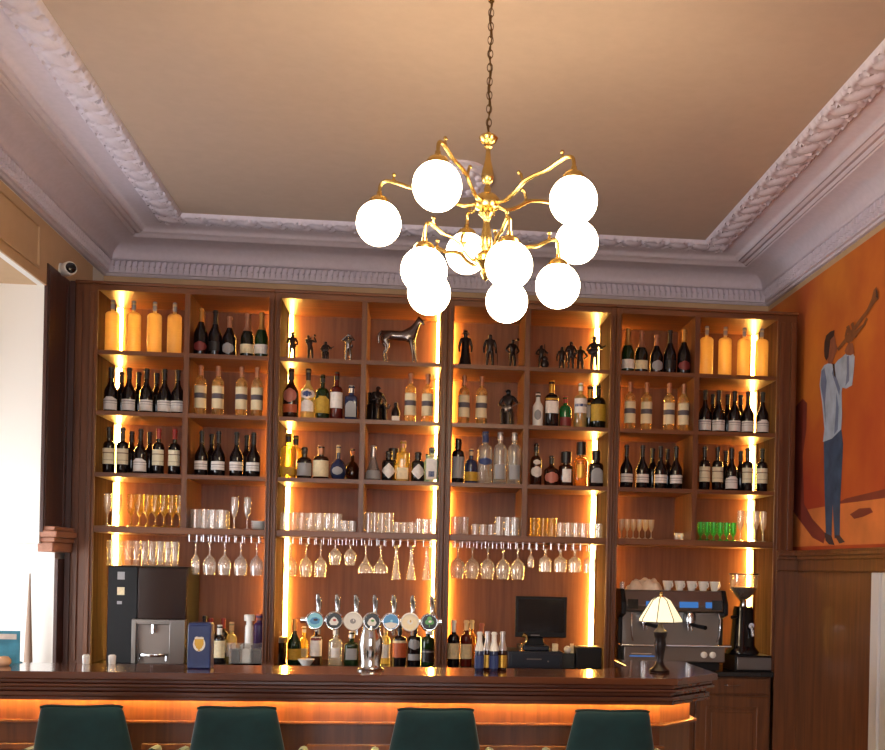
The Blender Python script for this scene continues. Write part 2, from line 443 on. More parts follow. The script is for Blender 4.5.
# ------------------------------------------------------------------ right wall: wainscot, mural
b = MB().box(2.425, WX, -1.275, .0, 0, 1.62).box(2.27, 2.43, -.035, -.021, .0, 1.62)
struct(b.build('trim_9', 'wainscot_wood', smooth=False))
b = MB()
for z0, z1, p in ((1.62, 1.625, .015), (1.625, 1.70, .006), (1.70, 1.725, .022), (1.725, 1.75, .04), (1.75, 1.762, .028)):
    b.box(2.425-p, WX, -4.5, -.02, z0, z1).box(2.27, 2.425-p, -.036-p, -.021, z0, z1)
struct(b.build('trim_10', 'wainscot_wood', bevel=.004))
b = MB().box(2.40, WX, -1.38, -1.275, 0, 1.62).box(2.415, WX, -4.5, -1.38, 0, 1.62)
struct(b.build('trim_11', 'grey_white_paint', bevel=.004))
mu = thing('wall_mural', (WX-.001, -1.6, 1.765), 'orange mural of a trumpet player in pale jacket on the right wall', 'mural')
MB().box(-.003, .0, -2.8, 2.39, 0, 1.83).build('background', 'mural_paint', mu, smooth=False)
def mpoly(name, m, layer, pts, label=None):
    P = []
    X = WX - .004 - layer*.0012
    for cx, cy in pts:
        w = atX(790 + cx/2.674, 280 + cy/2.679, X)
        P.append((X-(WX-.001), max(-2.8, w[1]+1.6), max(.002, w[2]-1.765)))
    o = MB().add(P, [tuple(range(len(P)))]).build(name, m, mu, smooth=False)
    return o
mpoly('painted_floor', 'mural_floor', .6, [(8, 622), (120, 602), (254, 584), (1800, 500), (1800, 740), (8, 715)])
mpoly('painted_shadow', 'mural_shadow', 1, [(14, 340), (34, 318), (46, 330), (44, 400), (34, 470), (38, 600), (60, 640), (96, 680), (90, 706), (60, 690), (10, 622)])
mpoly('painted_shadow', 'mural_shadow', 1, [(120, 600), (150, 585), (254, 560), (254, 584), (180, 594)])
mpoly('painted_shadow', 'mural_shadow', 1, [(160, 628), (185, 612), (215, 610), (222, 622), (196, 634), (172, 640)])
mpoly('trousers', 'mural_trousers', 2, [(90, 428), (112, 420), (137, 396), (142, 440), (138, 520), (134, 600), (133, 690), (119, 692), (114, 600), (111, 692), (96, 684), (92, 560)])
mpoly('shoe', 'mural_shoe', 2.4, [(92, 676), (111, 686), (119, 710), (104, 708), (95, 698)])
mpoly('shoe', 'mural_shoe', 2.4, [(119, 684), (133, 684), (147, 702), (132, 706)])
mpoly('jacket', 'mural_jacket', 3, [(84, 240), (92, 228), (104, 222), (118, 228), (128, 215), (140, 206), (152, 194), (158, 200), (166, 194), (173, 205), (171, 240), (166, 282), (150, 291), (140, 288), (138, 300), (139, 360), (137, 400), (112, 425), (88, 434), (92, 400), (86, 330), (79, 280)])
mpoly('jacket_shade', 'mural_jacket_dark', 3.5, [(118, 228), (124, 260), (134, 290), (132, 310), (122, 280), (112, 250)])
mpoly('jacket_shade', 'mural_jacket_dark', 3.5, [(152, 205), (158, 202), (158, 270), (148, 284), (152, 250)])
mpoly('jacket_shade', 'mural_jacket_dark', 3.5, [(124, 300), (130, 340), (128, 400), (118, 414), (122, 360)])
mpoly('jacket_shade', 'mural_jacket_dark', 3.5, [(84, 244), (92, 236), (98, 270), (94, 330), (96, 390), (90, 330), (82, 282)])
mpoly('tie', 'mural_hair', 4, [(113, 222), (119, 226), (122, 262), (117, 256)])
mpoly('head', 'mural_skin', 3.6, [(100, 165), (110, 150), (118, 144), (121, 158), (123, 172), (128, 184), (122, 196), (118, 208), (112, 224), (102, 224), (98, 200)])
mpoly('hair', 'mural_hair', 4.2, [(91, 190), (92, 166), (97, 148), (108, 138), (119, 134), (117, 150), (108, 160), (105, 186), (103, 206), (97, 216), (92, 206)])
mpoly('hand', 'mural_skin', 4.4, [(146, 190), (156, 168), (168, 170), (172, 196), (162, 202), (150, 200)])
mpoly('trumpet', 'mural_brass', 4.6, [(126, 184), (150, 152), (180, 112), (206, 78), (218, 50), (224, 26), (231, 18), (235, 30), (237, 50), (226, 62), (212, 84), (186, 120), (158, 158), (130, 190)])
mpoly('trumpet_valve', 'mural_brass', 4.7, [(150, 126), (158, 120), (170, 160), (162, 168)])
mpoly('trumpet_valve', 'mural_brass', 4.7, [(162, 118), (169, 112), (180, 150), (173, 156)])
mpoly('trumpet_tube', 'mural_brass', 4.8, [(146, 150), (150, 132), (156, 132), (152, 156), (196, 118), (204, 100), (208, 104), (200, 122), (158, 170), (148, 166)])
mpoly('trumpet_bell', 'mural_hair', 4.9, [(229, 22), (233, 30), (235, 48), (230, 46)])
# ------------------------------------------------------------------ back bar cabinets
SH = [2.954, 2.563, 2.165, 1.819]; TOPZ = 3.342; CT = .93; DEP = .50
BAYS = [(-2.254, -1.171), (-1.095, -.0405), (.0405, 1.095), (1.171, 2.254)]
DIVS = [-1.693, -.551, .536, 1.698]
BN = ['far left bay', 'centre-left bay', 'centre-right bay', 'far right bay']
BL = ['far left', 'centre-left', 'centre-right', 'far right']
contents = ['champagne above red wine and amber goblets', 'silver horse figurine on the top shelf', 'dark figurines above clear vodka bottles', 'green-bowled goblets beside the mural']
for i, (x0, x1) in enumerate(BAYS):
    c = thing('back_bar_cabinet', ((x0+x1)/2, 0, CT), 'tall brown lit shelving, %s, with %s' % (BN[i], contents[i]), 'shelving unit', 'lit shelving units behind the bar')
    h = (x1-x0)/2; ox = (x0+x1)/2; zz = lambda z: z-CT
    MB().box(-h-.03, h+.03, DEP, DEP+.018, 0, zz(TOPZ)).build('back_panel', 'cabinet_back', c, smooth=False)
    for sgn in (-1, 1):
        MB().box(sgn*h - (.02 if sgn < 0 else 0), sgn*h + (.02 if sgn > 0 else 0), .012, DEP, 0, zz(TOPZ)).build('side_panel', 'cabinet_inner', c, smooth=False)
    MB().box(-h-.03, h+.03, .012, DEP+.018, zz(TOPZ), zz(TOPZ)+.035).build('top_panel', 'cabinet_wood_x', c, smooth=False)
    d = DIVS[i]-ox
    MB().box(d-.017, d+.017, .006, DEP, zz(SH[3]), zz(TOPZ)).build('divider', 'cabinet_wood', c, smooth=False)
    for k, z in enumerate(SH):
        th = .042 if k == 3 else .027
        if k == 3: MB().box(-h, h, 0, DEP, zz(z)-th, zz(z)).build('shelf', 'cabinet_wood_x', c, bevel=.003)
        else:
            MB().box(-h, d-.017, .004, DEP, zz(z)-th, zz(z)).build('shelf', 'cabinet_wood_x', c, smooth=False)
            MB().box(d+.017, h, .004, DEP, zz(z)-th, zz(z)).build('shelf', 'cabinet_wood_x', c, smooth=False)
    zs = [TOPZ] + SH + [CT]
    for sgn in (-1, 1):
        for k in range(5):
            t = zs[k] - .004; bt = zs[k+1] + .004
            if k > 0: t -= (.042 if k == 4 else .027)
            e = h*sgn; q = -sgn
            hid = (i, sgn) in ((2, -1), (3, -1), (0, 1))      # turned away from the room, lighting the back panel from behind its cover
            if hid:
                MB().box(min(e+q*.004, e+q*.009), max(e+q*.004, e+q*.009), DEP-.024, DEP-.004, zz(bt), zz(t)).build('led_strip', 'led_glow', c, smooth=False)
                MB().box(min(e, e+q*.011), max(e, e+q*.011), DEP-.028, DEP-.025, zz(bt), zz(t)).build('led_channel', 'dark_metal', c, smooth=False)
            else:
                MB().prism([(e+q*.008, DEP-.028), (e+q*.008, DEP-.002), (e+q*.025, DEP-.002)], zz(bt), zz(t)).build('led_strip', 'led_glow', c, smooth=False)
                MB().box(min(e+q*.004, e+q*.007), max(e+q*.004, e+q*.007), DEP-.10, DEP-.001, zz(bt), zz(t)).build('led_channel', 'steel', c, smooth=False)  # long lip added to keep the strip's light off the side panel
    # face frame: pillars with a fluted face, top rail
    lo = -2.392 if i == 0 else (BAYS[i-1][1]+x0)/2 + .0002
    hi = 2.392 if i == 3 else (BAYS[i+1][0]+x1)/2 - .0002
    pil = [(lo, x0), (x1, hi)]
    for (a, bb) in pil:
        a -= ox; bb -= ox; w = bb-a; p = MB().box(a, bb, -.006, .012, 0, zz(TOPZ)+.04)
        p.box(a+w*.12, a+w*.34, -.02, -.006, .02, zz(TOPZ)-.02).box(bb-w*.34, bb-w*.12, -.02, -.006, .02, zz(TOPZ)-.02)
        p.build('pilaster', 'cabinet_wood', c, bevel=.003)
    MB().box(-h, h, -.004, .012, zz(TOPZ)-.004, zz(TOPZ)+.04).build('top_rail', 'cabinet_wood_x', c, smooth=False)
    a, bb = lo-ox, hi-ox
    MB().box(a, bb, -.03, .06, zz(3.372), zz(3.392)).build('crown_moulding', 'cabinet_wood_x', c, bevel=.005)
# outer side of the last cabinet down to the wall
# counter and base cabinet
ctr = thing('back_counter', (0, 0, 0), 'dark stone back counter running under the lit shelves', 'counter')
MB().box(-2.38, 2.262, -.045, DEP+.02, CT-.035, CT).build('worktop', 'stone_counter', ctr, bevel=.004)
MB().box(-2.38, 1.17, .0, DEP, 0, CT-.036).build('carcass', 'wainscot_wood', ctr, smooth=False)
bc = thing('base_cabinet', (1.71, 0, 0), 'brown panelled base cabinet with drawers under the espresso machine', 'cabinet')
MB().box(-.535, .545, .0, DEP, 0, CT-.036).build('carcass', 'wainscot_wood', bc, smooth=False)
for x0, x1, hx in ((-.525, .005, -.03), (.02, .53, .05)):
    dr = MB().box(x0, x1, -.02, -.001, .775, CT-.045).build('drawer', 'wainscot_wood', bc, bevel=.004)
    MB().tube([((x0+x1)/2-.055, -.022, .838), ((x0+x1)/2-.04, -.042, .836), ((x0+x1)/2+.04, -.042, .836), ((x0+x1)/2+.055, -.022, .838)], .005).build('handle', 'chrome', dr)
    d = MB().box(x0, x1, -.02, -.001, .06, .76).build('door', 'wainscot_wood', bc, bevel=.004)
    fr = MB()
    fr.box(x0+.07, x0+.085, -.028, -.02, .13, .69).box(x1-.085, x1-.07, -.028, -.02, .13, .69).box(x0+.085, x1-.085, -.028, -.02, .675, .69).box(x0+.085, x1-.085, -.028, -.02, .13, .145)
    fr.box(x0+.11, x1-.11, -.026, -.02, .17, .65).build('raised_panel', 'wainscot_wood', d, bevel=.005)
    MB().tube([(hx-.035, -.022, .74), (hx-.035, -.045, .72), (hx-.035, -.045, .66), (hx-.035, -.022, .64)], .005).build('handle', 'chrome', d)
# ------------------------------------------------------------------ bar counter
bar = thing('bar_counter', (0, -2.0, 0), 'long polished brown bar counter with orange light under the top', 'bar counter')
TOP = [(-2.44, -2.235), (1.05, -2.235), (1.32, -1.965), (1.32, -1.25), (.93, -1.25), (.93, -1.6), (.76, -1.82), (-2.44, -1.82)]
def inset(front, side, dc):   # outer outline stepped in by `front`
    f = front
    return [(-2.44, -2.235+f), (1.05-f*.414, -2.235+f), (1.32-f, -1.965+f*.414), (1.32-f, -1.25-f*0), (.95, -1.25), (.95, -1.6), (.77, -1.80), (-2.44, -1.80)]
def slab(poly, z0, z1, name, m, parent, bevel=0):
    return MB().prism([(x, y+2.0) for x, y in poly], z0, z1).build(name, m, parent, bevel=bevel, smooth=False)
slab(TOP, 1.068, 1.10, 'top', 'bar_top_wood', bar, .002)
slab(inset(.022, 0, 0), 1.046, 1.068, 'moulding', 'bar_wood', bar, .006)
slab(inset(.012, 0, 0), 1.030, 1.046, 'moulding', 'bar_wood', bar, .006)
slab(inset(.05, 0, 0), 1.008, 1.030, 'moulding', 'bar_wood', bar, .006)
slab(inset(.035, 0, 0), .985, 1.008, 'moulding', 'bar_wood', bar, .006)
slab(inset(.125, 0, 0), .02, .985, 'front_panel', 'bar_panel_wood', bar)
slab(inset(.09, 0, 0), .858, .870, 'ledge', 'bar_panel_wood', bar, .003)
slab(inset(.10, 0, 0), 0, .10, 'plinth', 'dark_wood', bar, .004)
# light strip tucked under the moulding
def led(poly, z):
    pts = [(x, y+2.0, z) for x, y in poly]
    MB().tube(pts, .003, 6).build('led_strip', 'bar_led_glow', bar)
fo, fi = inset(.035, 0, 0)[:4], inset(.043, 0, 0)[:4]
slab(fo + fi[::-1], .970, .985, 'moulding_lip', 'bar_wood', bar)
f = .075
led([(-2.43, -2.235+f), (1.05-f*.414, -2.235+f), (1.32-f, -1.965+f*.414), (1.32-f, -1.3)], .981)
k = 0
for xc in (-1.91, -1.165, -.42, .325, .92):
    hw = .245 if xc < .9 else .1
    p = MB(); y0 = -2.11+2.0
    p.box(xc-hw, xc+hw, y0-.028, y0+.002, .735, .765).box(xc-hw, xc+hw, y0-.02, y0+.002, .18, .205)
    p.box(xc-hw, xc-hw+.025, y0-.02, y0+.002, .205, .735).box(xc+hw-.025, xc+hw, y0-.02, y0+.002, .205, .735)
    p.box(xc-hw+.06, xc+hw-.06, y0-.008, y0+.002, .24, .73)
    p.build('panel_frame', 'bar_panel_wood', bar, bevel=.004)
# ------------------------------------------------------------------ bar stools
def make_stool():
    s = thing('bar_stool', (0, 0, 0), '', 'bar stool', 'green bar stools along the bar')
    # backrest: a curved upholstered shell, narrower at the top
    nu, nv = 14, 12; V = []; F = []
    def pt(u, v, off):
        z = .66 + .36*v; hw = .222 - .066*v**1.15
        x = hw*u; c = .055*(u*u)
        y = -.20 - .06*v + c*(1-.45*v)
        zz_ = z - .012*(abs(u)**6) - (.006*(1-u*u) if v > .95 else 0)
        return (x, y + off, zz_)
    for off in (-.022, .022):
        for j in range(nv+1):
            for i in range(nu+1):
                u = -1+2*i/nu; v = j/nv; e = 1.0
                if j == nv or i in (0, nu): e = .45
                V.append(pt(u*(1 if e == 1 else 1.0), v, off*e))
    W = nu+1; Nn = W*(nv+1)
    for j in range(nv):
        for i in range(nu):
            a = j*W+i; F.append((a, a+1, a+W+1, a+W)); F.append((Nn+a, Nn+a+W, Nn+a+W+1, Nn+a+1))
    for i in range(nu):
        F.append((i, Nn+i, Nn+i+1, i+1)); a = nv*W+i; F.append((a, a+1, Nn+a+1, Nn+a))
    for j in range(nv):
        a = j*W; F.append((a, a+W, Nn+a+W, Nn+a)); a = j*W+nu; F.append((a, Nn+a, Nn+a+W, a+W))
    o = MB().add(V, F).build('backrest', 'velvet', s, ang=80); sm = o.modifiers.new('soft', 'SUBSURF'); sm.levels = 1; sm.render_levels = 1
    b = MB()
    pts = [pt(u, 1.0, 0) for u in [x/10 for x in range(-10, 11)]]
    b.tube(pts, .006, 6); b.build('piping', 'velvet_seam', o)
    # seat cushion
    b = MB().lathe([(0, .66), (.19, .66), (.215, .675), (.222, .70), (.21, .725), (.17, .737), (0, .742)], 28, n=3.2)
    b.build('seat', 'velvet', s, ang=60)
    for sx in (-1, 1):
        MB().tube([(sx*.235, -.17, .70), (sx*.25, -.08, .80), (sx*.25, .06, .79), (sx*.225, .15, .70)], [.018, .02, .02, .018], 8).build('armrest', 'velvet', s)
    for sx in (-1, 1):
        for sy in (-1, 1):
            MB().tube([(sx*.15, sy*.14, .66), (sx*.21, sy*.20, 0)], [.014, .011], 8).build('leg', 'black_plastic', s)
    b = MB(); q = .185
    b.tube([(-q, -q+.01, .26), (q, -q+.01, .26)], .009).tube([(-q, q-.01, .26), (q, q-.01, .26)], .009).tube([(-q, -q+.01, .26), (-q, q-.01, .26)], .009).tube([(q, -q+.01, .26), (q, q-.01, .26)], .009)
    b.build('footrest', 'black_plastic', s)
    return s
st = make_stool(); note_children(st)
for i, (xa, xb, lab) in enumerate(((36, 115, 'leftmost green velvet bar stool facing the bar'), (197, 272, 'second green velvet bar stool from the left'), (399, 471, 'third green velvet bar stool, below the small capped bottles'), (577, 653, 'rightmost green velvet bar stool, below the lit table lamp'))):
    s = st if i == 0 else dup(st)
    X = atY((xa+xb)/2, 708, -2.75)[0]
    s.location = (X, -2.50, 0); s['label'] = lab; s.rotation_euler.z = (.08, .03, .02, -.03)[i]
# ------------------------------------------------------------------ chandelier
CX, CY = .066, -2.96
ch = thing('chandelier', (CX, CY, 3.9), 'gilded brass chandelier with ten glowing white globes on a chain', 'chandelier')
zr = lambda z: z-3.9
MB().lathe([(0, 0), (.06, 0), (.06, -.012), (.035, -.03), (.012, -.045), (.012, -.075), (0, -.075)], 24).build('canopy', 'brass', ch)
b = MB(); z = 3.835; i = 0
while z > 3.315:
    M = Matrix.Rotation(pi/2*(i % 2), 4, 'Z') @ Matrix.Rotation(pi/2, 4, 'X') @ Matrix.Diagonal((.62, 1, 1, 1))
    b.torus((0, 0, zr(z)), .017, .0028, M, 12, 6); z -= .027; i += 1
b.build('chain', 'chain_metal', ch)
b = MB(); b.tube([(.006*cos(k*.9), .006*sin(k*.9), zr(3.83-.02*k)) for k in range(27)], .003, 6); b.build('cord', 'chain_metal', ch)
colp = [(0, 3.315), (.008, 3.312), (.01, 3.30), (.03, 3.298), (.038, 3.288), (.03, 3.272), (.014, 3.262), (.018, 3.252), (.01, 3.245), (.009, 3.235), (.012, 3.20), (.022, 3.16), (.026, 3.135), (.02, 3.115), (.008, 3.105), (.014, 3.09), (.014, 3.075),
        (.03, 3.068), (.048, 3.05), (.052, 3.03), (.046, 3.012), (.03, 3.005), (.034, 2.99), (.018, 2.975), (.012, 2.965), (.014, 2.95), (.022, 2.90), (.026, 2.87), (.018, 2.845), (.032, 2.835), (.045, 2.82), (.045, 2.80), (.03, 2.785), (.016, 2.77), (.02, 2.755), (.01, 2.735), (0, 2.725)]
MB().lathe([(r, zr(z)) for r, z in colp], 24).build('column', 'brass', ch)
def arm(R, phi, zhub, zg, rg):
    a = phi; ca, sa = cos(a), sin(a)
    zt = zg + rg
    P = [(.03, zhub), (.09, zhub-.012), (.15, zhub+.015), (.19, zhub+.042), (.245, zhub+.055), (.30, zhub+.06), (.355, zhub+.078), (.40, zhub+.088), (.425, zhub+.074), (.43, zt+.03)]
    k = R/.43; dz = zt + .03
    pts = []
    for j, (r, z) in enumerate(P):
        pts.append((r*k if j > 0 else r, z))
    # smooth by Catmull-Rom
    Q = []
    for j in range(len(pts)-1):
        p0 = pts[max(j-1, 0)]; p1 = pts[j]; p2 = pts[j+1]; p3 = pts[min(j+2, len(pts)-1)]
        for t in (0, .33, .66):
            Q.append(tuple(.5*((2*p1[c]) + (-p0[c]+p2[c])*t + (2*p0[c]-5*p1[c]+4*p2[c]-p3[c])*t*t + (-p0[c]+3*p1[c]-3*p2[c]+p3[c])*t**3) for c in (0, 1)))
    Q.append(pts[-1])
    b = MB(); b.tube([(r*ca, r*sa, zr(z)) for r, z in Q], .0075, 8)
    # curled leaf tendrils
    def tend(r0, z0, pts):
        b.tube([((r0+r)*k*ca, (r0+r)*k*sa, zr(z0+z)) for r, z in pts], [.006]*(len(pts)-1)+[.003], 6)
        e = pts[-1]; b.sphere(((r0+e[0])*k*ca, (r0+e[0])*k*sa, zr(z0+e[1])), .008, 8, 6)
    tend(.345, zhub+.074, [(0, 0), (.02, .008), (.03, .022), (.028, .038)])
    tend(.15, zhub+.015, [(0, 0), (.02, .01), (.03, .035), (.022, .06), (.012, .068)])
    ao = b.build('arm', 'brass', ch)
    x, y = R*ca, R*sa
    M = Matrix.Translation((x, y, zr(zt)))
    MB().lathe([(0, .036), (.01, .036), (.012, .022), (.03, .014), (.04, .002), (.044, -.012), (.04, -.014), (0, -.008)], 18, M=M).build('gallery', 'brass', ao)
    MB().sphere((x, y, zr(zg)), rg, 28, 18).build('globe', 'globe_glow', ao)
for k in range(5): arm(.43, R_(26+72*k), 3.035, 2.955, .0885)
for k in range(5): arm(.285, R_(-4+72*k), 2.81, 2.715, .088)
# ------------------------------------------------------------------ bottles
def bprof(R, H, sh, ns, nr, style):
    p = [(0, .004), (R*.7, .0), (R*.95, 0), (R, R*.1), (R, sh*H)]
    if style == 'belly':
        p = [(0, .004), (R*.6, 0)]
        for i in range(1, 10):
            a = i/10; p.append((R*sin(pi*(.18+.82*a*.9))**.8 if a < .95 else nr, ns*H*a))
        p = [(max(r, nr), z) for r, z in p[1:]]; p = [(0, .004)] + p
    else:
        for i in range(1, 8):
            s = i/8
            f = sqrt(max(0, 1-s**2.2)) if style == 'bord' else .5+.5*cos(pi*s)
            if style == 'cone': f = 1-s
            p.append((nr+(R-nr)*f, H*(sh+(ns-sh)*s)))
    p += [(nr, ns*H), (nr*.96, H*.93), (nr*1.18, H*.935), (nr*1.18, H*.975), (nr, H*.98), (nr, H), (0, H)]
    return p
def bottle_proto(k):
    R, H, n, sy = k['R'], k['H'], k.get('n', 2), k.get('sy', 1)
    t = thing(k.get('name', 'liquor_bottle'), (0, 0, 0), '', k.get('cat', 'bottle'))
    p = bprof(R, H, k['sh'], k['ns'], k['nr'], k.get('style', 'bord'))
    seg = 24 if n != 2 else 18
    MB().lathe(p, seg, n, sy).build('bottle_body', k['glass'], t, ang=50)
    def rad(z, a):
        r = 0
        for (r0, z0), (r1, z1) in zip(p, p[1:]):
            if z0 <= z <= z1 and z1 > z0: r = r0+(r1-r0)*(z-z0)/(z1-z0)
        c, q = cos(a), sin(a)
        m = 1 if n == 2 else (abs(c)**n + abs(q)**n)**(-1/n)
        return r*m
    for (z0, z1, ang, m, shape) in k.get('labels', []):
        nz, na = 6, 10; V = []; F = []
        for j in range(nz+1):
            v = -1+2*j/nz; w = {'rect': 1, 'oval': sqrt(max(.02, 1-v*v)), 'diamond': max(.05, 1-abs(v)), 'arch': 1 if v < .3 else sqrt(max(.1, 1-((v-.3)/.75)**2))}[shape]
            z = H*(z0+(z1-z0)*j/nz)
            for i in range(na+1):
                a = -pi/2 + R_(ang)*w*(-1+2*i/na); r = rad(z, a)+.0014
                V.append((r*cos(a), r*sin(a)*sy - (0 if sy == 1 else 0), z))
        for j in range(nz):
            for i in range(na):
                q = j*(na+1)+i; F.append((q, q+1, q+na+2, q+na+1))
        MB().add(V, F).build('label', m, t)
    if k.get('cap'):
        z0, m = k['cap']; nr = k['nr']; cr = k.get('cr', nr*1.12)
        b = MB(); zc = z0*H
        b.lathe([(0, zc), (cr, zc), (cr*1.02, H*.96), (cr*1.02, H), (cr*.9, H+.004), (0, H+.004)], 14).build('cap', m, t)
    if k.get('foil'):
        z0, m = k['foil']; pts = [(r+.0012, z) for r, z in p if z >= z0*H and r > 0]
        pts = [(rad(z0*H, 0)+.0012 if n == 2 else pts[0][0], z0*H)] + pts + [(0, H+.001)]
        MB().lathe(pts, 14).build('foil', m, t)
    note_children(t); return t
K = {}
def kind(key, look, **kw): kw['look'] = look; K[key] = kw
W = 'wine_bottle'
kind('amber', 'backlit frosted amber bottle', R=.046, H=.345, sh=.72, ns=.80, nr=.012, glass='frosted_amber', cap=(.84, 'label_grey'), name='spirit_bottle')
kind('champ_red', 'dark champagne bottle, red label', R=.046, H=.32, sh=.42, ns=.78, nr=.0145, style='burg', glass='black_glass', labels=[(.1, .3, 60, 'label_red', 'oval')], foil=(.72, 'foil_gold'), name='champagne_bottle')
kind('champ_dark', 'black foiled champagne bottle', R=.045, H=.31, sh=.42, ns=.78, nr=.0145, style='burg', glass='black_glass', labels=[(.12, .32, 50, 'foil_black', 'rect')], foil=(.7, 'foil_black'), name='champagne_bottle')
kind('champ_round', 'champagne bottle, round silver label', R=.046, H=.275, sh=.42, ns=.78, nr=.0145, style='burg', glass='black_glass', labels=[(.08, .34, 55, 'label_grey', 'oval')], foil=(.72, 'foil_copper'), name='champagne_bottle')
kind('champ_green', 'green champagne bottle, white label', R=.044, H=.31, sh=.42, ns=.78, nr=.0145, style='burg', glass='green_glass', labels=[(.1, .3, 75, 'label_white', 'rect')], foil=(.62, 'foil_gold'), name='champagne_bottle')
kind('champ_gold', 'green champagne bottle, beige label', R=.045, H=.3, sh=.42, ns=.78, nr=.0145, style='burg', glass='dark_green_glass', labels=[(.1, .3, 75, 'label_cream', 'rect')], foil=(.6, 'foil_copper'), name='champagne_bottle')
kind('burg', 'dark red wine bottle', R=.043, H=.30, sh=.44, ns=.72, nr=.0142, style='burg', glass='black_glass', labels=[(.06, .3, 80, 'wine_label', 'rect')], foil=(.76, 'foil_black'), name=W)
kind('burg_arch', 'red wine bottle, arched label', R=.043, H=.30, sh=.44, ns=.72, nr=.0142, style='burg', glass='black_glass', labels=[(.06, .34, 75, 'wine_label', 'arch')], foil=(.76, 'foil_black'), name=W)
kind('burg_mid', 'dark sloping-shouldered wine bottle', R=.044, H=.30, sh=.42, ns=.72, nr=.0142, style='burg', glass='black_glass', labels=[(.14, .33, 70, 'wine_label', 'rect')], foil=(.74, 'foil_black'), name=W)
kind('burg_bare', 'unlabelled dark wine bottle', R=.043, H=.30, sh=.44, ns=.72, nr=.0142, style='burg', glass='black_glass', foil=(.76, 'foil_black'), name=W)
kind('bord', 'red wine bottle, tall label', R=.038, H=.305, sh=.58, ns=.70, nr=.0142, glass='black_glass', labels=[(.2, .54, 75, 'tall_label', 'rect')], foil=(.76, 'foil_black'), name=W)
kind('bord_red', 'red-capped wine bottle, tall label', R=.038, H=.305, sh=.58, ns=.70, nr=.0142, glass='black_glass', labels=[(.2, .54, 75, 'tall_label', 'rect')], foil=(.78, 'foil_red'), name=W)
kind('striped', 'white wine bottle, striped label', R=.0375, H=.335, sh=.62, ns=.76, nr=.0135, glass='white_wine_glass', labels=[(.15, .6, 85, 'striped_label', 'rect')], foil=(.80, 'foil_copper'), name=W)
L_ = 'liquor_bottle'
kind('b_dark_round', 'dark red liqueur bottle', R=.052, H=.335, sh=.5, ns=.76, nr=.017, style='burg', glass='brown_glass', labels=[(.32, .6, 55, 'label_pink', 'oval'), (.12, .28, 60, 'label_orange', 'rect')], cap=(.78, 'foil_black'))
kind('b_blueoval', 'pale bottle, round blue-white label', R=.046, H=.335, sh=.52, ns=.74, nr=.015, style='burg', glass='pale_spirit', labels=[(.4, .6, 75, 'label_white', 'oval'), (.44, .56, 40, 'label_blue', 'oval'), (.15, .38, 60, 'label_white', 'arch')], cap=(.78, 'foil_black'))
kind('b_greenyellow', 'green bottle, yellow label', R=.047, H=.30, sh=.55, ns=.72, nr=.014, glass='green_glass', labels=[(.14, .52, 80, 'label_yellow', 'arch')], cap=(.84, 'foil_black'))
kind('b_redwhite', 'red aperitif bottle', R=.042, H=.32, sh=.58, ns=.72, nr=.015, glass='red_glass', labels=[(.25, .58, 70, 'label_white', 'rect')], cap=(.85, 'foil_black'))
kind('b_bluegin', 'square blue gin bottle', R=.042, H=.235, sh=.62, ns=.74, nr=.017, n=6, glass='blue_glass', labels=[(.1, .55, 42, 'label_grey', 'arch')], cap=(.8, 'foil_silver'))
kind('b_yellow', 'tall yellow liqueur bottle', R=.05, H=.30, sh=.62, ns=.74, nr=.016, n=3, glass='yellow_spirit', labels=[(.08, .26, 60, 'label_yellow', 'rect')], cap=(.8, 'foil_black'))
kind('b_squat', 'squat dark bottle, grey label', R=.05, H=.21, sh=.52, ns=.7, nr=.018, glass='black_glass', labels=[(.1, .5, 65, 'label_grey', 'rect')], cap=(.8, 'foil_black'))
kind('b_rum', 'wide rum bottle, cream label', R=.052, H=.225, sh=.58, ns=.7, nr=.019, glass='brown_glass', labels=[(.08, .56, 80, 'label_cream', 'rect')], cap=(.74, 'foil_copper'))
kind('b_belly', 'round-bellied dark blue decanter', R=.056, H=.23, sh=.4, ns=.62, nr=.013, style='belly', glass='blue_glass', labels=[(.14, .38, 38, 'label_grey', 'oval')], cap=(.8, 'cork'))
kind('b_belly2', 'round-bellied brown decanter', R=.054, H=.23, sh=.4, ns=.62, nr=.013, style='belly', glass='brown_glass', cap=(.8, 'foil_copper'))
kind('b_silver', 'silver conical decanter', R=.051, H=.235, sh=.2, ns=.66, nr=.017, style='cone', glass='vodka_glass', labels=[(.06, .3, 70, 'label_grey', 'rect')], cap=(.68, 'foil_silver'))
kind('b_diamond', 'dark bottle, white diamond label', R=.045, H=.20, sh=.6, ns=.74, nr=.02, glass='black_glass', labels=[(.1, .6, 75, 'label_white', 'diamond')], cap=(.8, 'foil_black'))
kind('b_clearyellow', 'square clear bottle, yellow spirit', R=.044, H=.275, sh=.66, ns=.74, nr=.017, n=5, glass='yellow_spirit', labels=[(.06, .34, 44, 'label_cream', 'rect')], cap=(.84, 'foil_copper'))
kind('b_tealsq', 'square teal gin bottle', R=.042, H=.235, sh=.7, ns=.8, nr=.018, n=6, glass='teal_glass', labels=[(.08, .68, 42, 'label_white', 'rect'), (.16, .32, 24, 'label_blue', 'rect')], cap=(.84, 'foil_black'))
kind('b_slim', 'slim teal bottle', R=.02, H=.20, sh=.7, ns=.82, nr=.009, glass='teal_glass', cap=(.88, 'foil_black'))
kind('b_whitefrost', 'white coconut liqueur bottle', R=.036, H=.235, sh=.58, ns=.8, nr=.015, style='burg', glass='white_ceramic', labels=[(.2, .5, 40, 'label_grey', 'oval')], cap=(.88, 'foil_black'))
kind('b_goldcap', 'dark gold-capped liqueur bottle', R=.047, H=.32, sh=.6, ns=.72, nr=.017, n=3, glass='black_glass', labels=[(.3, .56, 60, 'label_white', 'rect'), (.58, .62, 60, 'label_gold', 'rect')], cap=(.74, 'label_gold'))
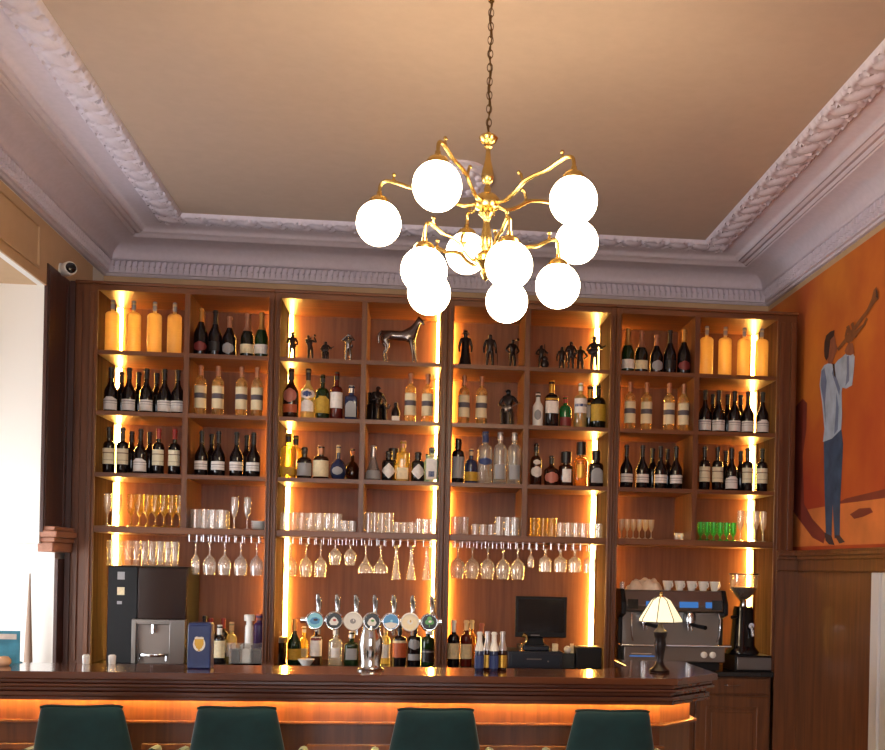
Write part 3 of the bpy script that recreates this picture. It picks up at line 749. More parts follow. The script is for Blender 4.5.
kind('b_greenround', 'bright green melon bottle', R=.042, H=.215, sh=.56, ns=.74, nr=.015, glass='bright_green_glass', labels=[(.06, .34, 65, 'label_red', 'rect')], cap=(.8, 'foil_red'))
kind('b_bluewhite', 'clear bottle, blue-white label', R=.044, H=.31, sh=.64, ns=.76, nr=.014, glass='pale_spirit', labels=[(.34, .66, 75, 'label_white', 'rect'), (.48, .54, 60, 'label_blue', 'rect')], cap=(.84, 'white'))
kind('b_greenyellow2', 'dark green bottle, gold label', R=.052, H=.30, sh=.58, ns=.74, nr=.016, glass='dark_green_glass', labels=[(.18, .56, 75, 'label_yellow', 'rect')], cap=(.78, 'foil_black'))
kind('b_darksilver', 'dark silver-labelled bottle', R=.042, H=.30, sh=.62, ns=.76, nr=.018, glass='black_glass', labels=[(.12, .6, 70, 'label_grey', 'rect')], cap=(.78, 'foil_black'))
kind('b_blueyellow', 'short blue-yellow bottle', R=.045, H=.235, sh=.5, ns=.72, nr=.013, glass='blue_glass', labels=[(.08, .34, 75, 'label_yellow', 'rect')], cap=(.82, 'cork'))
kind('b_bluevodka', 'large blue-capped vodka bottle', R=.05, H=.355, sh=.62, ns=.76, nr=.02, glass='vodka_glass', labels=[(.36, .5, 60, 'label_blue', 'oval')], cap=(.8, 'label_blue'))
kind('b_vodka', 'tall clear vodka bottle', R=.046, H=.355, sh=.62, ns=.78, nr=.017, glass='vodka_glass', labels=[(.1, .38, 50, 'label_grey', 'rect')], cap=(.86, 'foil_silver'))
kind('b_brownoval', 'brown bottle, white oval label', R=.04, H=.285, sh=.5, ns=.72, nr=.015, glass='brown_glass', labels=[(.2, .46, 65, 'label_white', 'oval'), (.5, .62, 40, 'label_white', 'oval')], cap=(.84, 'foil_black'))
kind('b_pinkoval', 'dark squat bottle, pink label', R=.05, H=.205, sh=.52, ns=.7, nr=.015, style='burg', glass='brown_glass', labels=[(.1, .46, 65, 'label_pink', 'oval')], cap=(.74, 'foil_black'))
kind('b_blackcap', 'dark black-capped whisky bottle', R=.05, H=.235, sh=.56, ns=.64, nr=.02, glass='brown_glass', labels=[(.12, .5, 36, 'label_white', 'rect')], cap=(.68, 'foil_black'), cr=.035)
kind('b_ambercap', 'amber black-capped whisky bottle', R=.046, H=.305, sh=.54, ns=.66, nr=.018, glass='amber_spirit', labels=[(.2, .5, 34, 'label_gold', 'rect')], cap=(.72, 'foil_black'), cr=.033)
kind('b_blackgrey', 'black bottle, grey crest label', R=.048, H=.25, sh=.56, ns=.68, nr=.021, n=4, glass='black_glass', labels=[(.12, .52, 44, 'label_grey', 'arch')], cap=(.74, 'foil_black'), cr=.028)
kind('b_redcap', 'dark red-capped bottle', R=.037, H=.29, sh=.58, ns=.72, nr=.014, glass='black_glass', labels=[(.2, .5, 70, 'label_cream', 'rect')], foil=(.76, 'foil_red'))
kind('b_cream', 'cream-topped bottle', R=.038, H=.25, sh=.6, ns=.74, nr=.015, glass='black_glass', labels=[(.15, .6, 75, 'label_cream', 'rect')], cap=(.76, 'white'))
kind('b_corked', 'pale corked bottle', R=.034, H=.265, sh=.56, ns=.72, nr=.014, glass='pale_spirit', labels=[(.15, .5, 60, 'label_white', 'rect')], cap=(.8, 'cork'))
kind('b_whitetall', 'slim white bottle with stopper', R=.028, H=.32, sh=.7, ns=.8, nr=.02, glass='white_ceramic', cap=(.88, 'white'), cr=.034)
kind('b_purple', 'tall purple bottle', R=.036, H=.32, sh=.72, ns=.84, nr=.018, n=3, glass='purple', cap=(.88, 'label_pink'))
kind('b_greengold', 'green sparkling bottle, gold label', R=.045, H=.30, sh=.42, ns=.72, nr=.014, style='burg', glass='green_glass', labels=[(.1, .34, 75, 'label_yellow', 'rect')], foil=(.74, 'foil_gold'))
kind('b_yellowsm', 'small yellow bottle', R=.03, H=.24, sh=.5, ns=.7, nr=.012, glass='yellow_spirit', labels=[(.14, .4, 60, 'label_cream', 'rect')], cap=(.84, 'white'))
kind('b_whitelabel', 'bottle, white and red label', R=.042, H=.26, sh=.6, ns=.74, nr=.015, glass='brown_glass', labels=[(.2, .7, 70, 'label_white', 'rect'), (.6, .66, 60, 'label_red', 'rect')], cap=(.84, 'foil_silver'))
kind('b_cleargin', 'clear gin bottle', R=.046, H=.25, sh=.56, ns=.7, nr=.016, glass='vodka_glass', labels=[(.2, .46, 36, 'label_white', 'rect')], cap=(.8, 'white'))
kind('b_greenherb', 'squat green herbal bottle', R=.05, H=.22, sh=.56, ns=.7, nr=.017, n=3.5, glass='green_glass', labels=[(.16, .5, 40, 'label_grey', 'rect')], cap=(.8, 'foil_silver'))
kind('b_orange', 'dark bottle, orange label', R=.047, H=.27, sh=.62, ns=.74, nr=.016, glass='black_glass', labels=[(.2, .56, 75, 'label_orange', 'rect'), (.56, .62, 75, 'label_cream', 'rect')], cap=(.84, 'foil_black'))
kind('b_blackround', 'black bottle, round silver label', R=.045, H=.26, sh=.66, ns=.78, nr=.016, glass='black_glass', labels=[(.42, .68, 60, 'label_grey', 'oval'), (.14, .3, 60, 'label_grey', 'rect')], cap=(.84, 'foil_black'))
kind('b_darkgreen', 'dark green black-labelled bottle', R=.045, H=.27, sh=.56, ns=.74, nr=.016, glass='green_glass', labels=[(.1, .42, 75, 'foil_black', 'rect'), (.34, .38, 60, 'label_grey', 'rect')], cap=(.8, 'foil_silver'))
kind('b_redwine2', 'dark white-capped wine bottle', R=.04, H=.31, sh=.56, ns=.7, nr=.0145, glass='black_glass', labels=[(.16, .5, 75, 'label_cream', 'rect')], foil=(.74, 'white'), name=W)
kind('b_rose', 'rosy white-capped wine bottle', R=.04, H=.31, sh=.56, ns=.7, nr=.0145, glass='red_glass', labels=[(.16, .48, 75, 'label_cream', 'rect')], foil=(.78, 'label_cream'), name=W)
kind('b_amberwine', 'amber wine bottle', R=.038, H=.305, sh=.56, ns=.7, nr=.0145, glass='amber_spirit', foil=(.8, 'label_cream'), name=W)
kind('b_pinkcap', 'dark pink-capped wine bottle', R=.038, H=.29, sh=.5, ns=.7, nr=.0145, glass='black_glass', labels=[(.16, .45, 75, 'label_white', 'rect')], foil=(.76, 'label_pink'), name=W)
kind('tonic_blue', 'small blue tonic bottle', R=.022, H=.19, sh=.48, ns=.8, nr=.011, style='burg', glass='blue_glass', labels=[(.08, .4, 80, 'label_blue', 'rect')], foil=(.52, 'white'), name='tonic_bottle')
kind('tonic_brown', 'small brown soda bottle', R=.022, H=.19, sh=.48, ns=.8, nr=.011, style='burg', glass='brown_glass', labels=[(.08, .4, 80, 'label_gold', 'rect')], foil=(.52, 'foil_silver'), name='tonic_bottle')
def fit(X, R, z):              # keep a standing thing clear of side panels and dividers
    for (x0, x1), d in zip(BAYS, DIVS):
        if x0-.06 < X < x1+.06:
            segs = [(x0, d-.017), (d+.017, x1)] if z > 1.8 else [(x0, x1)]
            a, b_ = min(segs, key=lambda q: max(0, q[0]-X, X-q[1]))
            return min(max(X, a+R+.003), b_-R-.003)
    return X
PRO = {}
def put(key, x, Y, z, px=True, rot=None):
    if key not in PRO:
        o = PRO[key] = bottle_proto(K[key])
    else: o = dup(PRO[key])
    X = onshelf(x, z, Y) if px else x
    if Y > -.5: X = fit(X, K[key]['R'], z)
    o.location = (X, Y, z); o.rotation_euler.z = random.uniform(-.12, .12) if rot is None else rot
    return o
ROWN = ['top shelf', 'second shelf', 'third shelf', 'glassware shelf']
def fill(bay, half, row, items, group):
    """items: (kind, pixel x[, depth]); labels count from the left among look-alikes of one compartment"""
    front = [it for it in items if len(it) < 3 or it[2] < .2]
    seen = {}
    tot = {}
    for it in front: tot[it[0]] = tot.get(it[0], 0)+1
    hn = 'left' if half == 0 else 'right'
    for it in sorted(front, key=lambda q: q[1]):
        o = put(it[0], it[1], it[2] if len(it) > 2 else .12, SH[row] + .0005)
        i = seen.get(it[0], 0); seen[it[0]] = i+1
        o['label'] = '%s%s, %s half, %s, %s' % (K[it[0]]['look'], ordinal(i, tot[it[0]]), hn, ROWN[row], BN[bay]); o['group'] = group
    back = sorted([it for it in items if len(it) > 2 and it[2] >= .2], key=lambda q: q[1])
    for i, it in enumerate(back):
        o = put(it[0], it[1], it[2], SH[row] + .0005)
        o['label'] = '%s behind others%s, %s %s, %s' % (K[it[0]]['look'].split(',')[0], ordinal(i, len(back)), hn, ROWN[row], BL[bay] + ' bay'); o['group'] = group
fill(0, 0, 0, [('amber', x) for x in (112, 133, 154, 174)], 'backlit amber bottles')
fill(0, 1, 0, [('champ_red', 198), ('champ_dark', 214.8), ('champ_round', 229), ('champ_gold', 247), ('champ_green', 261)], 'champagne bottles on the top shelf')
fill(0, 0, 1, [('burg_arch', 110.5), ('burg', 128.5), ('burg', 146), ('burg', 164), ('burg', 177.5), ('burg_bare', 121, .28), ('burg_bare', 138, .28), ('burg_bare', 156, .28)], 'red wine bottles on the second shelf')
fill(0, 1, 1, [('striped', x) for x in (200, 217.5, 241, 256.5)], 'striped-label wine bottles')
fill(0, 0, 2, [('bord', 108.5), ('bord', 122), ('burg_arch', 140), ('bord_red', 158), ('bord_red', 174), ('burg_bare', 131, .28), ('burg_bare', 149, .28)], 'red wine bottles on the third shelf')
fill(0, 1, 2, [('burg_mid', x) for x in (201, 218, 236, 253)] + [('burg_bare', x, .28) for x in (211, 246)], 'red wine bottles on the third shelf')
fill(1, 0, 1, [('b_dark_round', 290.5), ('b_blueoval', 307.5), ('b_greenyellow', 322), ('b_redwhite', 336), ('b_bluegin', 351)], 'liquor bottles')
fill(1, 1, 1, [('striped', 410), ('striped', 427)], 'striped-label wine bottles')
fill(1, 0, 2, [('b_yellow', 287), ('b_squat', 304), ('b_rum', 320.5), ('b_belly', 338), ('b_belly2', 352, .26), ('b_yellow', 295, .25)], 'liquor bottles')
fill(1, 1, 2, [('b_silver', 371), ('b_diamond', 388.3), ('b_clearyellow', 402.5), ('b_diamond', 417.5), ('b_slim', 426.5, .21), ('b_tealsq', 433), ('b_blackcap', 393, .25)], 'liquor bottles')
fill(2, 0, 1, [('striped', 463.5), ('striped', 481)], 'striped-label wine bottles')
fill(2, 1, 1, [('b_whitefrost', 537.5), ('b_goldcap', 551), ('b_greenround', 565), ('b_bluewhite', 580), ('b_greenyellow2', 597.5), ('b_goldcap', 589.5, .27)], 'liquor bottles')
fill(2, 0, 2, [('b_darksilver', 457.5), ('b_blueyellow', 470.6), ('b_bluevodka', 484.5), ('b_vodka', 499.5), ('b_vodka', 515.5)], 'liquor bottles')
fill(2, 1, 2, [('b_brownoval', 535.5), ('b_pinkoval', 551), ('b_blackcap', 565.5), ('b_ambercap', 580.5), ('b_blackgrey', 595.5)], 'liquor bottles')
fill(3, 0, 0, [('champ_green', 627.5), ('champ_gold', 641), ('champ_round', 656), ('champ_dark', 669.5), ('champ_red', 687)], 'champagne bottles on the top shelf')
fill(3, 1, 0, [('amber', x) for x in (706, 724.5, 743.5, 761)], 'backlit amber bottles')
fill(3, 0, 1, [('striped', x) for x in (629.5, 646, 668.5, 683)], 'striped-label wine bottles')
fill(3, 1, 1, [('burg', 704.5), ('burg', 718), ('burg', 734), ('burg', 747.5), ('burg_arch', 762), ('burg_bare', 712, .28), ('burg_bare', 727, .28), ('burg_bare', 740, .28)], 'red wine bottles on the second shelf')
fill(3, 0, 2, [('burg_mid', x) for x in (626, 642, 660, 675.5)] + [('burg_bare', x, .28) for x in (652, 667)], 'red wine bottles on the third shelf')
fill(3, 1, 2, [('bord', 704), ('bord', 717), ('burg_arch', 731), ('bord', 747), ('bord', 761.5), ('burg_bare', 725, .28), ('burg_bare', 740, .28)], 'red wine bottles on the third shelf')
#PART2BEGIN
# ------------------------------------------------------------------ glassware
def gl(prof): return [(r, z) for r, z in prof]
GP = {
 'goblet': [(0, .003), (.026, .002), (.027, .005), (.006, .014), (.004, .03), (.004, .07), (.012, .085), (.024, .10), (.0265, .13), (.0265, .215)],
 'flute': [(0, .003), (.026, .002), (.027, .005), (.006, .012), (.004, .03), (.004, .075), (.014, .095), (.022, .125), (.024, .16), (.022, .215)],
 'highball': [(0, .006), (.026, .006), (.028, 0), (.0285, .01), (.030, .128)],
 'slim': [(0, .006), (.022, .006), (.024, 0), (.0245, .01), (.026, .135)],
 'mug': [(0, .006), (.026, .006), (.028, 0), (.03, .01), (.03, .122)],
 'rocks': [(0, .006), (.022, .006), (.024, 0), (.0235, .008), (.0245, .075)],
 'medium': [(0, .006), (.022, .006), (.024, 0), (.0245, .008), (.027, .10)],
 'sherry': [(0, .003), (.018, .002), (.0185, .005), (.004, .012), (.0035, .05), (.012, .064), (.018, .085), (.0195, .135)],
 'greeng': [(0, .003), (.02, .002), (.0205, .006), (.005, .014), (.0045, .03), (.012, .04), (.02, .055), (.021, .085), (.021, .13)],
 'shot': [(0, .008), (.013, .008), (.014, 0), (.0145, .01), (.0165, .05)],
 'beer': [(0, .006), (.022, .006), (.026, 0), (.02, .02), (.021, .06), (.0255, .12), (.0255, .165)],
 'wine': [(0, .003), (.033, .0015), (.034, .004), (.008, .012), (.0042, .03), (.0055, .09), (.014, .10), (.036, .125), (.0445, .155), (.042, .19), (.036, .225)],
 'bigwine': [(0, .003), (.035, .0015), (.036, .004), (.008, .012), (.0045, .03), (.0055, .075), (.018, .083), (.043, .108), (.0505, .14), (.047, .18), (.040, .215)],
 'thinwine': [(0, .003), (.03, .0015), (.031, .004), (.008, .012), (.004, .03), (.004, .09), (.012, .10), (.024, .125), (.028, .155), (.027, .19), (.023, .225)],
 'brandy': [(0, .003), (.032, .0015), (.033, .004), (.007, .01), (.005, .03), (.02, .04), (.038, .065), (.042, .09), (.036, .12), (.031, .143)],
 'flared': [(0, .003), (.034, .0015), (.035, .004), (.006, .012), (.0045, .03), (.005, .08), (.012, .10), (.034, .135), (.048, .152), (.049, .192)],
 'trumpetg': [(0, .003), (.03, .0015), (.031, .004), (.012, .014), (.009, .04), (.012, .09), (.02, .15), (.031, .232)],
 'short': [(0, .003), (.033, .0015), (.034, .004), (.01, .01), (.008, .05), (.02, .058), (.041, .075), (.0435, .10), (.041, .158)],
 'smallg': [(0, .003), (.024, .0015), (.025, .004), (.006, .01), (.0045, .045), (.012, .055), (.021, .075), (.022, .10), (.019, .13)]}
GPRO = {}
def glassobj(prof, m, name, cat):
    key = (prof, m)
    if key not in GPRO:
        o = MB().lathe(GP[prof], 16).build(name, m, ang=60); o['category'] = cat; GPRO[key] = o; return o
    o = GPRO[key].copy(); COL.objects.link(o); return o
def glasses(prof, m, name, look, xs, where, group, z, Y=.13, hang=False):
    xs = sorted(xs)
    for i, x in enumerate(xs):
        o = glassobj(prof, m, name, 'glass')
        o.location = (fit(onshelf(x, z, Y), max(r for r, q in GP[prof]), z), Y, z)
        if hang: o.rotation_euler.x = pi
        o['label'] = '%s%s, %s' % (look, ordinal(i, len(xs)), where); o['group'] = group
Z4 = SH[3]+.0005
g = 'glassware on the lit shelves'
glasses('flute', 'tumbler_glass', 'champagne_flute', 'clear stemmed flute', [107, 117.5], 'left end of glassware shelf, far left bay', g, Z4)
glasses('goblet', 'amber_goblet_glass', 'amber_goblet', 'amber straight goblet', [131, 139.2, 147.4, 155.6, 163.8, 172, 180], 'glassware shelf, far left bay', g, Z4)
glasses('highball', 'tumbler_glass', 'tumbler', 'clear tall tumbler', [195, 204, 213, 222], 'front row, glassware shelf, far left bay', g, Z4)
glasses('highball', 'tumbler_glass', 'tumbler', 'clear tall tumbler', [198, 207, 216, 225], 'back row, glassware shelf, far left bay', g, Z4, .23)
glasses('flute', 'tumbler_glass', 'wine_glass', 'clear stemmed glass', [234, 247], 'beside white saucers, glassware shelf, far left bay', g, Z4)
sa = thing('saucer_stack', (onshelf(258.5, Z4, .12), .12, Z4), 'stack of small white saucers, right end of glassware shelf, far left bay', 'saucers')
for k in range(5): MB().lathe([(0, .002), (.03, 0), (.05, .012), (.052, .014), (.03, .004), (0, .004)], 20, M=Matrix.Translation((0, 0, .011*k))).build('saucer', 'white_ceramic', sa)
glasses('mug', 'tumbler_glass', 'tumbler', 'clear straight tumbler', [284, 293, 302, 311, 320, 329, 337.5], 'left half of glassware shelf, centre-left bay', g, Z4)
glasses('rocks', 'tumbler_glass', 'rocks_glass', 'low clear rocks glass', [345, 352.5], 'by the divider, glassware shelf, centre-left bay', g, Z4, .11)
glasses('slim', 'tumbler_glass', 'tumbler', 'slim clear tumbler', [367, 374.5, 382, 389.5], 'right half of glassware shelf, centre-left bay', g, Z4)
glasses('rocks', 'tumbler_glass', 'rocks_glass', 'low clear rocks glass', [397, 404.5, 412], 'right half of glassware shelf, centre-left bay', g, Z4)
glasses('medium', 'tumbler_glass', 'tumbler', 'medium clear tumbler', [419.3, 426.8, 434.3], 'right half of glassware shelf, centre-left bay', g, Z4)
glasses('mug', 'tumbler_glass', 'tumbler', 'clear straight tumbler', [455, 464], 'left end of glassware shelf, centre-right bay', g, Z4)
glasses('rocks', 'tumbler_glass', 'rocks_glass', 'low clear rocks glass', [475, 483, 491], 'left half of glassware shelf, centre-right bay', g, Z4)
glasses('highball', 'tumbler_glass', 'tumbler', 'clear flared tumbler', [499, 508, 517], 'by the divider, glassware shelf, centre-right bay', g, Z4)
glasses('highball', 'amber_goblet_glass', 'tumbler', 'yellowish tall tumbler', [534, 543, 552], 'right half of glassware shelf, centre-right bay', g, Z4)
glasses('medium', 'tumbler_glass', 'tumbler', 'medium clear tumbler', [560.5, 568.3, 576, 583.8, 591.5, 599.2], 'right half of glassware shelf, centre-right bay', g, Z4)
glasses('sherry', 'crystal_glass', 'sherry_glass', 'small stemmed sherry glass', [621, 627, 633, 639, 645, 651], 'glassware shelf, far right bay', g, Z4)
glasses('shot', 'tumbler_glass', 'shot_glass', 'tiny shot glass', [676.5, 682, 687], 'left of divider, glassware shelf, far right bay', g, Z4, .2)
glasses('greeng', 'green_goblet_glass', 'green_goblet', 'green-bowled small goblet', [700.5, 707, 713.5, 720, 726.5, 733], 'glassware shelf, far right bay', g, Z4)
glasses('flute', 'tumbler_glass', 'champagne_flute', 'tall clear stemmed glass', [740, 747.6, 755.2, 762.8], 'right end of glassware shelf, far right bay', g, Z4)
# hanging racks under the glassware shelf
RZ = SH[3]-.042
def rack(bay, xs, label):
    xs = [onshelf(x, RZ-.05, .13) for x in xs]; cx = (xs[0]+xs[-1])/2
    r = thing('glass_rack', (cx, .13, RZ), label, 'glass rack', 'hanging glass racks')
    for x in xs:
        b = MB()
        for q in (-.024, .024):
            b.tube([(x-cx+q, -.10, 0), (x-cx+q, -.10, -.044), (x-cx+q, .30, -.044), (x-cx+q, .30, 0)], .0028, 6)
        b.tube([(x-cx-.024, -.10, -.004), (x-cx+.024, -.10, -.004)], .0028, 6)
        b.build('rail', 'chrome', r)
    b = MB(); b.tube([(xs[0]-cx-.026, .30, -.004), (xs[-1]-cx+.026, .30, -.004)], .0028, 6); b.build('cross_bar', 'chrome', r)
rack(0, [196, 210, 225, 241, 257], 'chrome glass rack under the glassware shelf of the far left bay')
rack(1, [291, 306.5, 321, 335.5, 350.5, 366, 381, 396.5, 411.5, 427], 'chrome glass rack under the glassware shelf of the centre-left bay')
rack(2, [458, 472.5, 488, 503.5, 518, 531, 545.5, 560.5, 575, 590], 'chrome glass rack under the glassware shelf of the centre-right bay')
HZ = RZ-.0368; hg = 'stemware hanging upside down'
def hang(prof, look, xs, where, name='wine_glass', m='tumbler_glass'):
    glasses(prof, m, name, 'upside-down ' + look, xs, 'hanging in the %s bay' % where, hg, HZ, .13, True)
hang('thinwine', 'slim wine glass', [196], 'far left')
hang('wine', 'wine glass', [210, 225, 241, 257], 'far left')
hang('wine', 'wine glass', [291, 306.5, 321], 'centre-left')
hang('brandy', 'rounded brandy glass', [335.5, 350.5], 'centre-left', 'brandy_glass')
hang('flared', 'wide flared glass', [366, 381], 'centre-left', 'cocktail_glass')
hang('trumpetg', 'trumpet-shaped flute', [396.5, 411.5, 427], 'centre-left', 'champagne_flute')
hang('bigwine', 'large wine glass', [458, 472.5, 488, 503.5, 518], 'centre-right')
hang('smallg', 'small stemmed glass', [531], 'centre-right')
hang('short', 'short-stemmed glass', [545.5, 560.5, 575, 590], 'centre-right')
# ------------------------------------------------------------------ figurines (skinned bodies)
def skinned(name, m, J, E, root, parent, sub=2):
    me = bpy.data.meshes.new(name); bm = bmesh.new(); ly = bm.verts.layers.skin.verify(); vs = {}
    for k, (p, r) in J.items():
        v = bm.verts.new(p); rr = r if isinstance(r, tuple) else (r, r); v[ly].radius = rr; v[ly].use_root = (k == root); vs[k] = v
    for a, b in E: bm.edges.new((vs[a], vs[b]))
    bm.to_mesh(me); bm.free(); me.materials.append(MATS[m])
    o = bpy.data.objects.new(name, me); COL.objects.link(o); o.parent = parent
    s = o.modifiers.new('skin', 'SKIN'); s.use_smooth_shade = True
    u = o.modifiers.new('subdivision', 'SUBSURF'); u.levels = sub; u.render_levels = sub
    return o
def person(t, H, m, arms, lean=0, legs='stand', hat=True, turn=0):
    ly = lean
    if legs == 'stand':
        L = {'kl': (-.07, -.02, .27), 'fl': (-.085, 0, .03), 'tl': (-.095, -.07, .02), 'kr': (.075, -.03, .27), 'fr': (.09, .01, .03), 'tr': (.105, -.06, .02)}; P = .52
    else:
        L = {'kl': (-.11, -.2, .36), 'fl': (-.1, -.19, .04), 'tl': (-.11, -.27, .025), 'kr': (.11, -.2, .36), 'fr': (.12, -.21, .04), 'tr': (.13, -.29, .025)}; P = .40
    d = P-.52
    J = {'p': ((0, 0, P), .085), 'c': ((lean*.5, -.01, P+.2), .105), 'n': ((lean*.85, -.01, P+.32), .045), 'h': ((lean, -.025, P+.40), .066), 'ht': ((lean*1.05, -.02, P+.46), .052),
         'sl': ((-.12+lean*.6, 0, P+.27), .05), 'sr': ((.12+lean*.6, 0, P+.27), .05), 'hl': ((-.06, 0, P-.03), .065), 'hr': ((.06, 0, P-.03), .065)}
    for k, v in L.items(): J[k] = (v, .045 if k[0] == 'k' else .032)
    (el, wl), (er, wr) = arms
    for k, v in (('el', el), ('wl', wl), ('er', er), ('wr', wr)): J[k] = ((v[0], v[1], v[2]+d), .036 if k[0] == 'e' else .028)
    J = {k: (tuple(c*H for c in p), r*H) for k, (p, r) in J.items()}
    E = [('p', 'c'), ('c', 'n'), ('n', 'h'), ('h', 'ht'), ('c', 'sl'), ('c', 'sr'), ('sl', 'el'), ('el', 'wl'), ('sr', 'er'), ('er', 'wr'), ('p', 'hl'), ('p', 'hr'), ('hl', 'kl'), ('kl', 'fl'), ('fl', 'tl'), ('hr', 'kr'), ('kr', 'fr'), ('fr', 'tr')]
    skinned('body', m, J, E, 'p', t)
    if hat:
        hx = lean*1.05*H; MB().lathe([(0, 0), (.10*H, 0), (.10*H, .012*H), (.062*H, .02*H), (.058*H, .075*H), (0, .08*H)], 14, M=Matrix.Translation((hx, -.022*H, (P+.432)*H))).build('hat', m, t)
def sax(t, H, m='brass'):
    MB().tube([(0, -.10*H, .86*H), (.01*H, -.16*H, .84*H), (.03*H, -.19*H, .7*H), (.05*H, -.19*H, .5*H), (.075*H, -.20*H, .43*H), (.11*H, -.21*H, .46*H), (.13*H, -.22*H, .56*H)], [.008*H, .01*H, .016*H, .022*H, .028*H, .034*H, .05*H], 8).build('saxophone', m, t)
def guitar(t, H, z, m='bronze'):
    b = MB(); b.sphere((-.06*H, -.16*H, z*H), .11*H, 12, 8, (1, .35, .9)).sphere((.06*H, -.165*H, (z+.03)*H), .08*H, 12, 8, (1, .35, .9)).tube([(.1*H, -.17*H, (z+.04)*H), (.36*H, -.19*H, (z+.16)*H)], .018*H, 6)
    b.build('guitar', m, t)
HANDS_SAX = (((-.19, -.05, .62), (-.02, -.17, .66)), ((.2, -.05, .6), (.04, -.18, .52)))
HANDS_GT = (((-.22, -.02, .62), (-.06, -.17, .58)), ((.22, -.06, .66), (.24, -.17, .66)))
HANDS_UP = (((-.2, -.1, .72), (-.04, -.2, .86)), ((.2, -.1, .74), (.06, -.2, .9)))
HANDS_DOWN = (((-.18, .01, .58), (-.17, -.05, .42)), ((.18, .01, .58), (.17, -.05, .42)))
HANDS_HIP = (((-.25, .0, .62), (-.12, -.06, .52)), ((.25, 0, .62), (.12, -.06, .52)))
def figure(x, H, row, label, arms, m='bronze', inst=None, legs='stand', lean=0, hat=False, Y=.12, rz=0, base=True):
    z = SH[row]+.0005
    H *= 1.17
    t = thing('musician_figurine', (onshelf(x, z, Y), Y, z), label, 'figurine', 'small figurines on the shelves', rz)
    MB().lathe([(0, 0), (.17*H, 0), (.17*H, .02*H), (0, .022*H)], 16).build('base', m, t)
    person(t, H, m, arms, lean, legs, hat)
    if inst == 'sax': sax(t, H, m)
    if inst == 'guitar': guitar(t, H, .56 if legs == 'stand' else .46, m)
    if inst == 'trumpet': MB().tube([(0, -.1*H, .9*H), (.02*H, -.26*H, .92*H), (.03*H, -.34*H, .93*H)], [.01*H, .014*H, .05*H], 8).build('trumpet', m, t)
    if inst == 'bass':
        b = MB(); b.sphere((.12*H, -.18*H, .22*H), .16*H, 12, 10, (1, .4, 1.1)).sphere((.12*H, -.18*H, .42*H), .11*H, 12, 10, (1, .4, 1)).tube([(.12*H, -.18*H, .5*H), (.10*H, -.17*H, .98*H)], .018*H, 6).tube([(.12*H, -.18*H, .02*H), (.12*H, -.18*H, .1*H)], .01*H, 6); b.build('double_bass', m, t)
    if legs != 'stand':
        MB().lathe([(0, .02*H), (.13*H, .02*H), (.13*H, .33*H), (0, .34*H)], 14).build('stool', m, t)
    if inst == 'cane': MB().tube([(.2*H, -.1*H, .5*H), (.21*H, -.12*H, .02*H)], .012*H, 6).build('cane', m, t)
    if inst == 'dress': MB().lathe([(.19*H, .02*H), (.17*H, .12*H), (.12*H, .35*H), (.095*H, .52*H), (.11*H, .72*H), (.06*H, .82*H)], 18).build('dress', m, t)
    return t
tl = 'left half of top shelf, centre-left bay'
figure(292, .158, 0, 'dark saxophonist figurine, leftmost on top shelf, centre-left bay', HANDS_SAX, inst='sax', hat=True)
figure(310, .15, 0, 'dark leaning trumpeter figurine, second from left, top shelf, centre-left bay', HANDS_UP, inst='trumpet', lean=-.1, rz=.5)
figure(325.5, .135, 0, 'small dark seated guitarist figurine on top shelf, centre-left bay', HANDS_GT, inst='guitar', legs='sit')
figure(348, .17, 0, 'silvery figurine with raised arms beside divider, top shelf, centre-left bay', HANDS_UP, m='silver_bronze', inst='sax')
figure(465, .205, 0, 'dark figurine in long dress, leftmost on top shelf, centre-right bay', HANDS_DOWN, inst='dress', hat=True)
figure(489.5, .20, 0, 'tall dark figurine with cane, second on top shelf, centre-right bay', HANDS_DOWN, inst='cane')
figure(512, .175, 0, 'dark figurine with hands on hips left of divider, centre-right bay', HANDS_HIP, inst='trumpet', rz=.4)
figure(541, .15, 0, 'dark double bass player figurine right of divider, top shelf, centre-right bay', HANDS_GT, inst='bass')
figure(561.5, .16, 0, 'leftmost of three dark standing figurines, top shelf, centre-right bay', HANDS_DOWN, Y=.20)
figure(570.5, .175, 0, 'middle of three dark standing figurines, top shelf, centre-right bay', HANDS_SAX, inst='sax', Y=.10)
figure(580, .17, 0, 'rightmost of three dark standing figurines, top shelf, centre-right bay', HANDS_HIP, Y=.20)
figure(594, .20, 0, 'dark hatted guitarist figurine, rightmost on top shelf, centre-right bay', HANDS_GT, inst='guitar', hat=True, rz=-.3, Y=.10)
z = SH[1]+.0005
t = figure(377, .24, 1, 'dark seated saxophonist figurine beside divider, second shelf, centre-left bay', HANDS_SAX, inst=None, legs='sit', hat=False, rz=.5)
MB().tube([(.0, -.03, .17), (.02, -.05, .15), (.03, -.055, .10), (.05, -.06, .09), (.06, -.062, .115)], [.003, .004, .006, .008, .013], 8).build('saxophone', 'silver_bronze', t)
MB().box(-.05, .05, .035, .05, .0, .20).box(-.055, -.045, -.03, .05, .0, .12).box(.045, .055, -.03, .05, 0, .12).build('armchair', 'bronze', t, bevel=.004)
t = thing('drum_figurine', (onshelf(395.5, z, .08), .1, z), 'small dark figurine on a white box, second shelf, centre-left bay', 'figurine', 'small figurines on the shelves')
MB().cbox((0, 0, .02), (.05, .05, .04)).build('pedestal', 'white', t, bevel=.003)
MB().lathe([(0, .04), (.028, .04), (.03, .06), (.02, .09), (.01, .105), (.013, .115), (.012, .13), (0, .138)], 14).build('body', 'bronze', t)
t = figure(508, .25, 1, 'dark and silver seated guitarist figurine on second shelf, centre-right bay', HANDS_GT, inst=None, legs='sit', rz=-.3)
guitar(t, .25, .46, 'satin_steel')
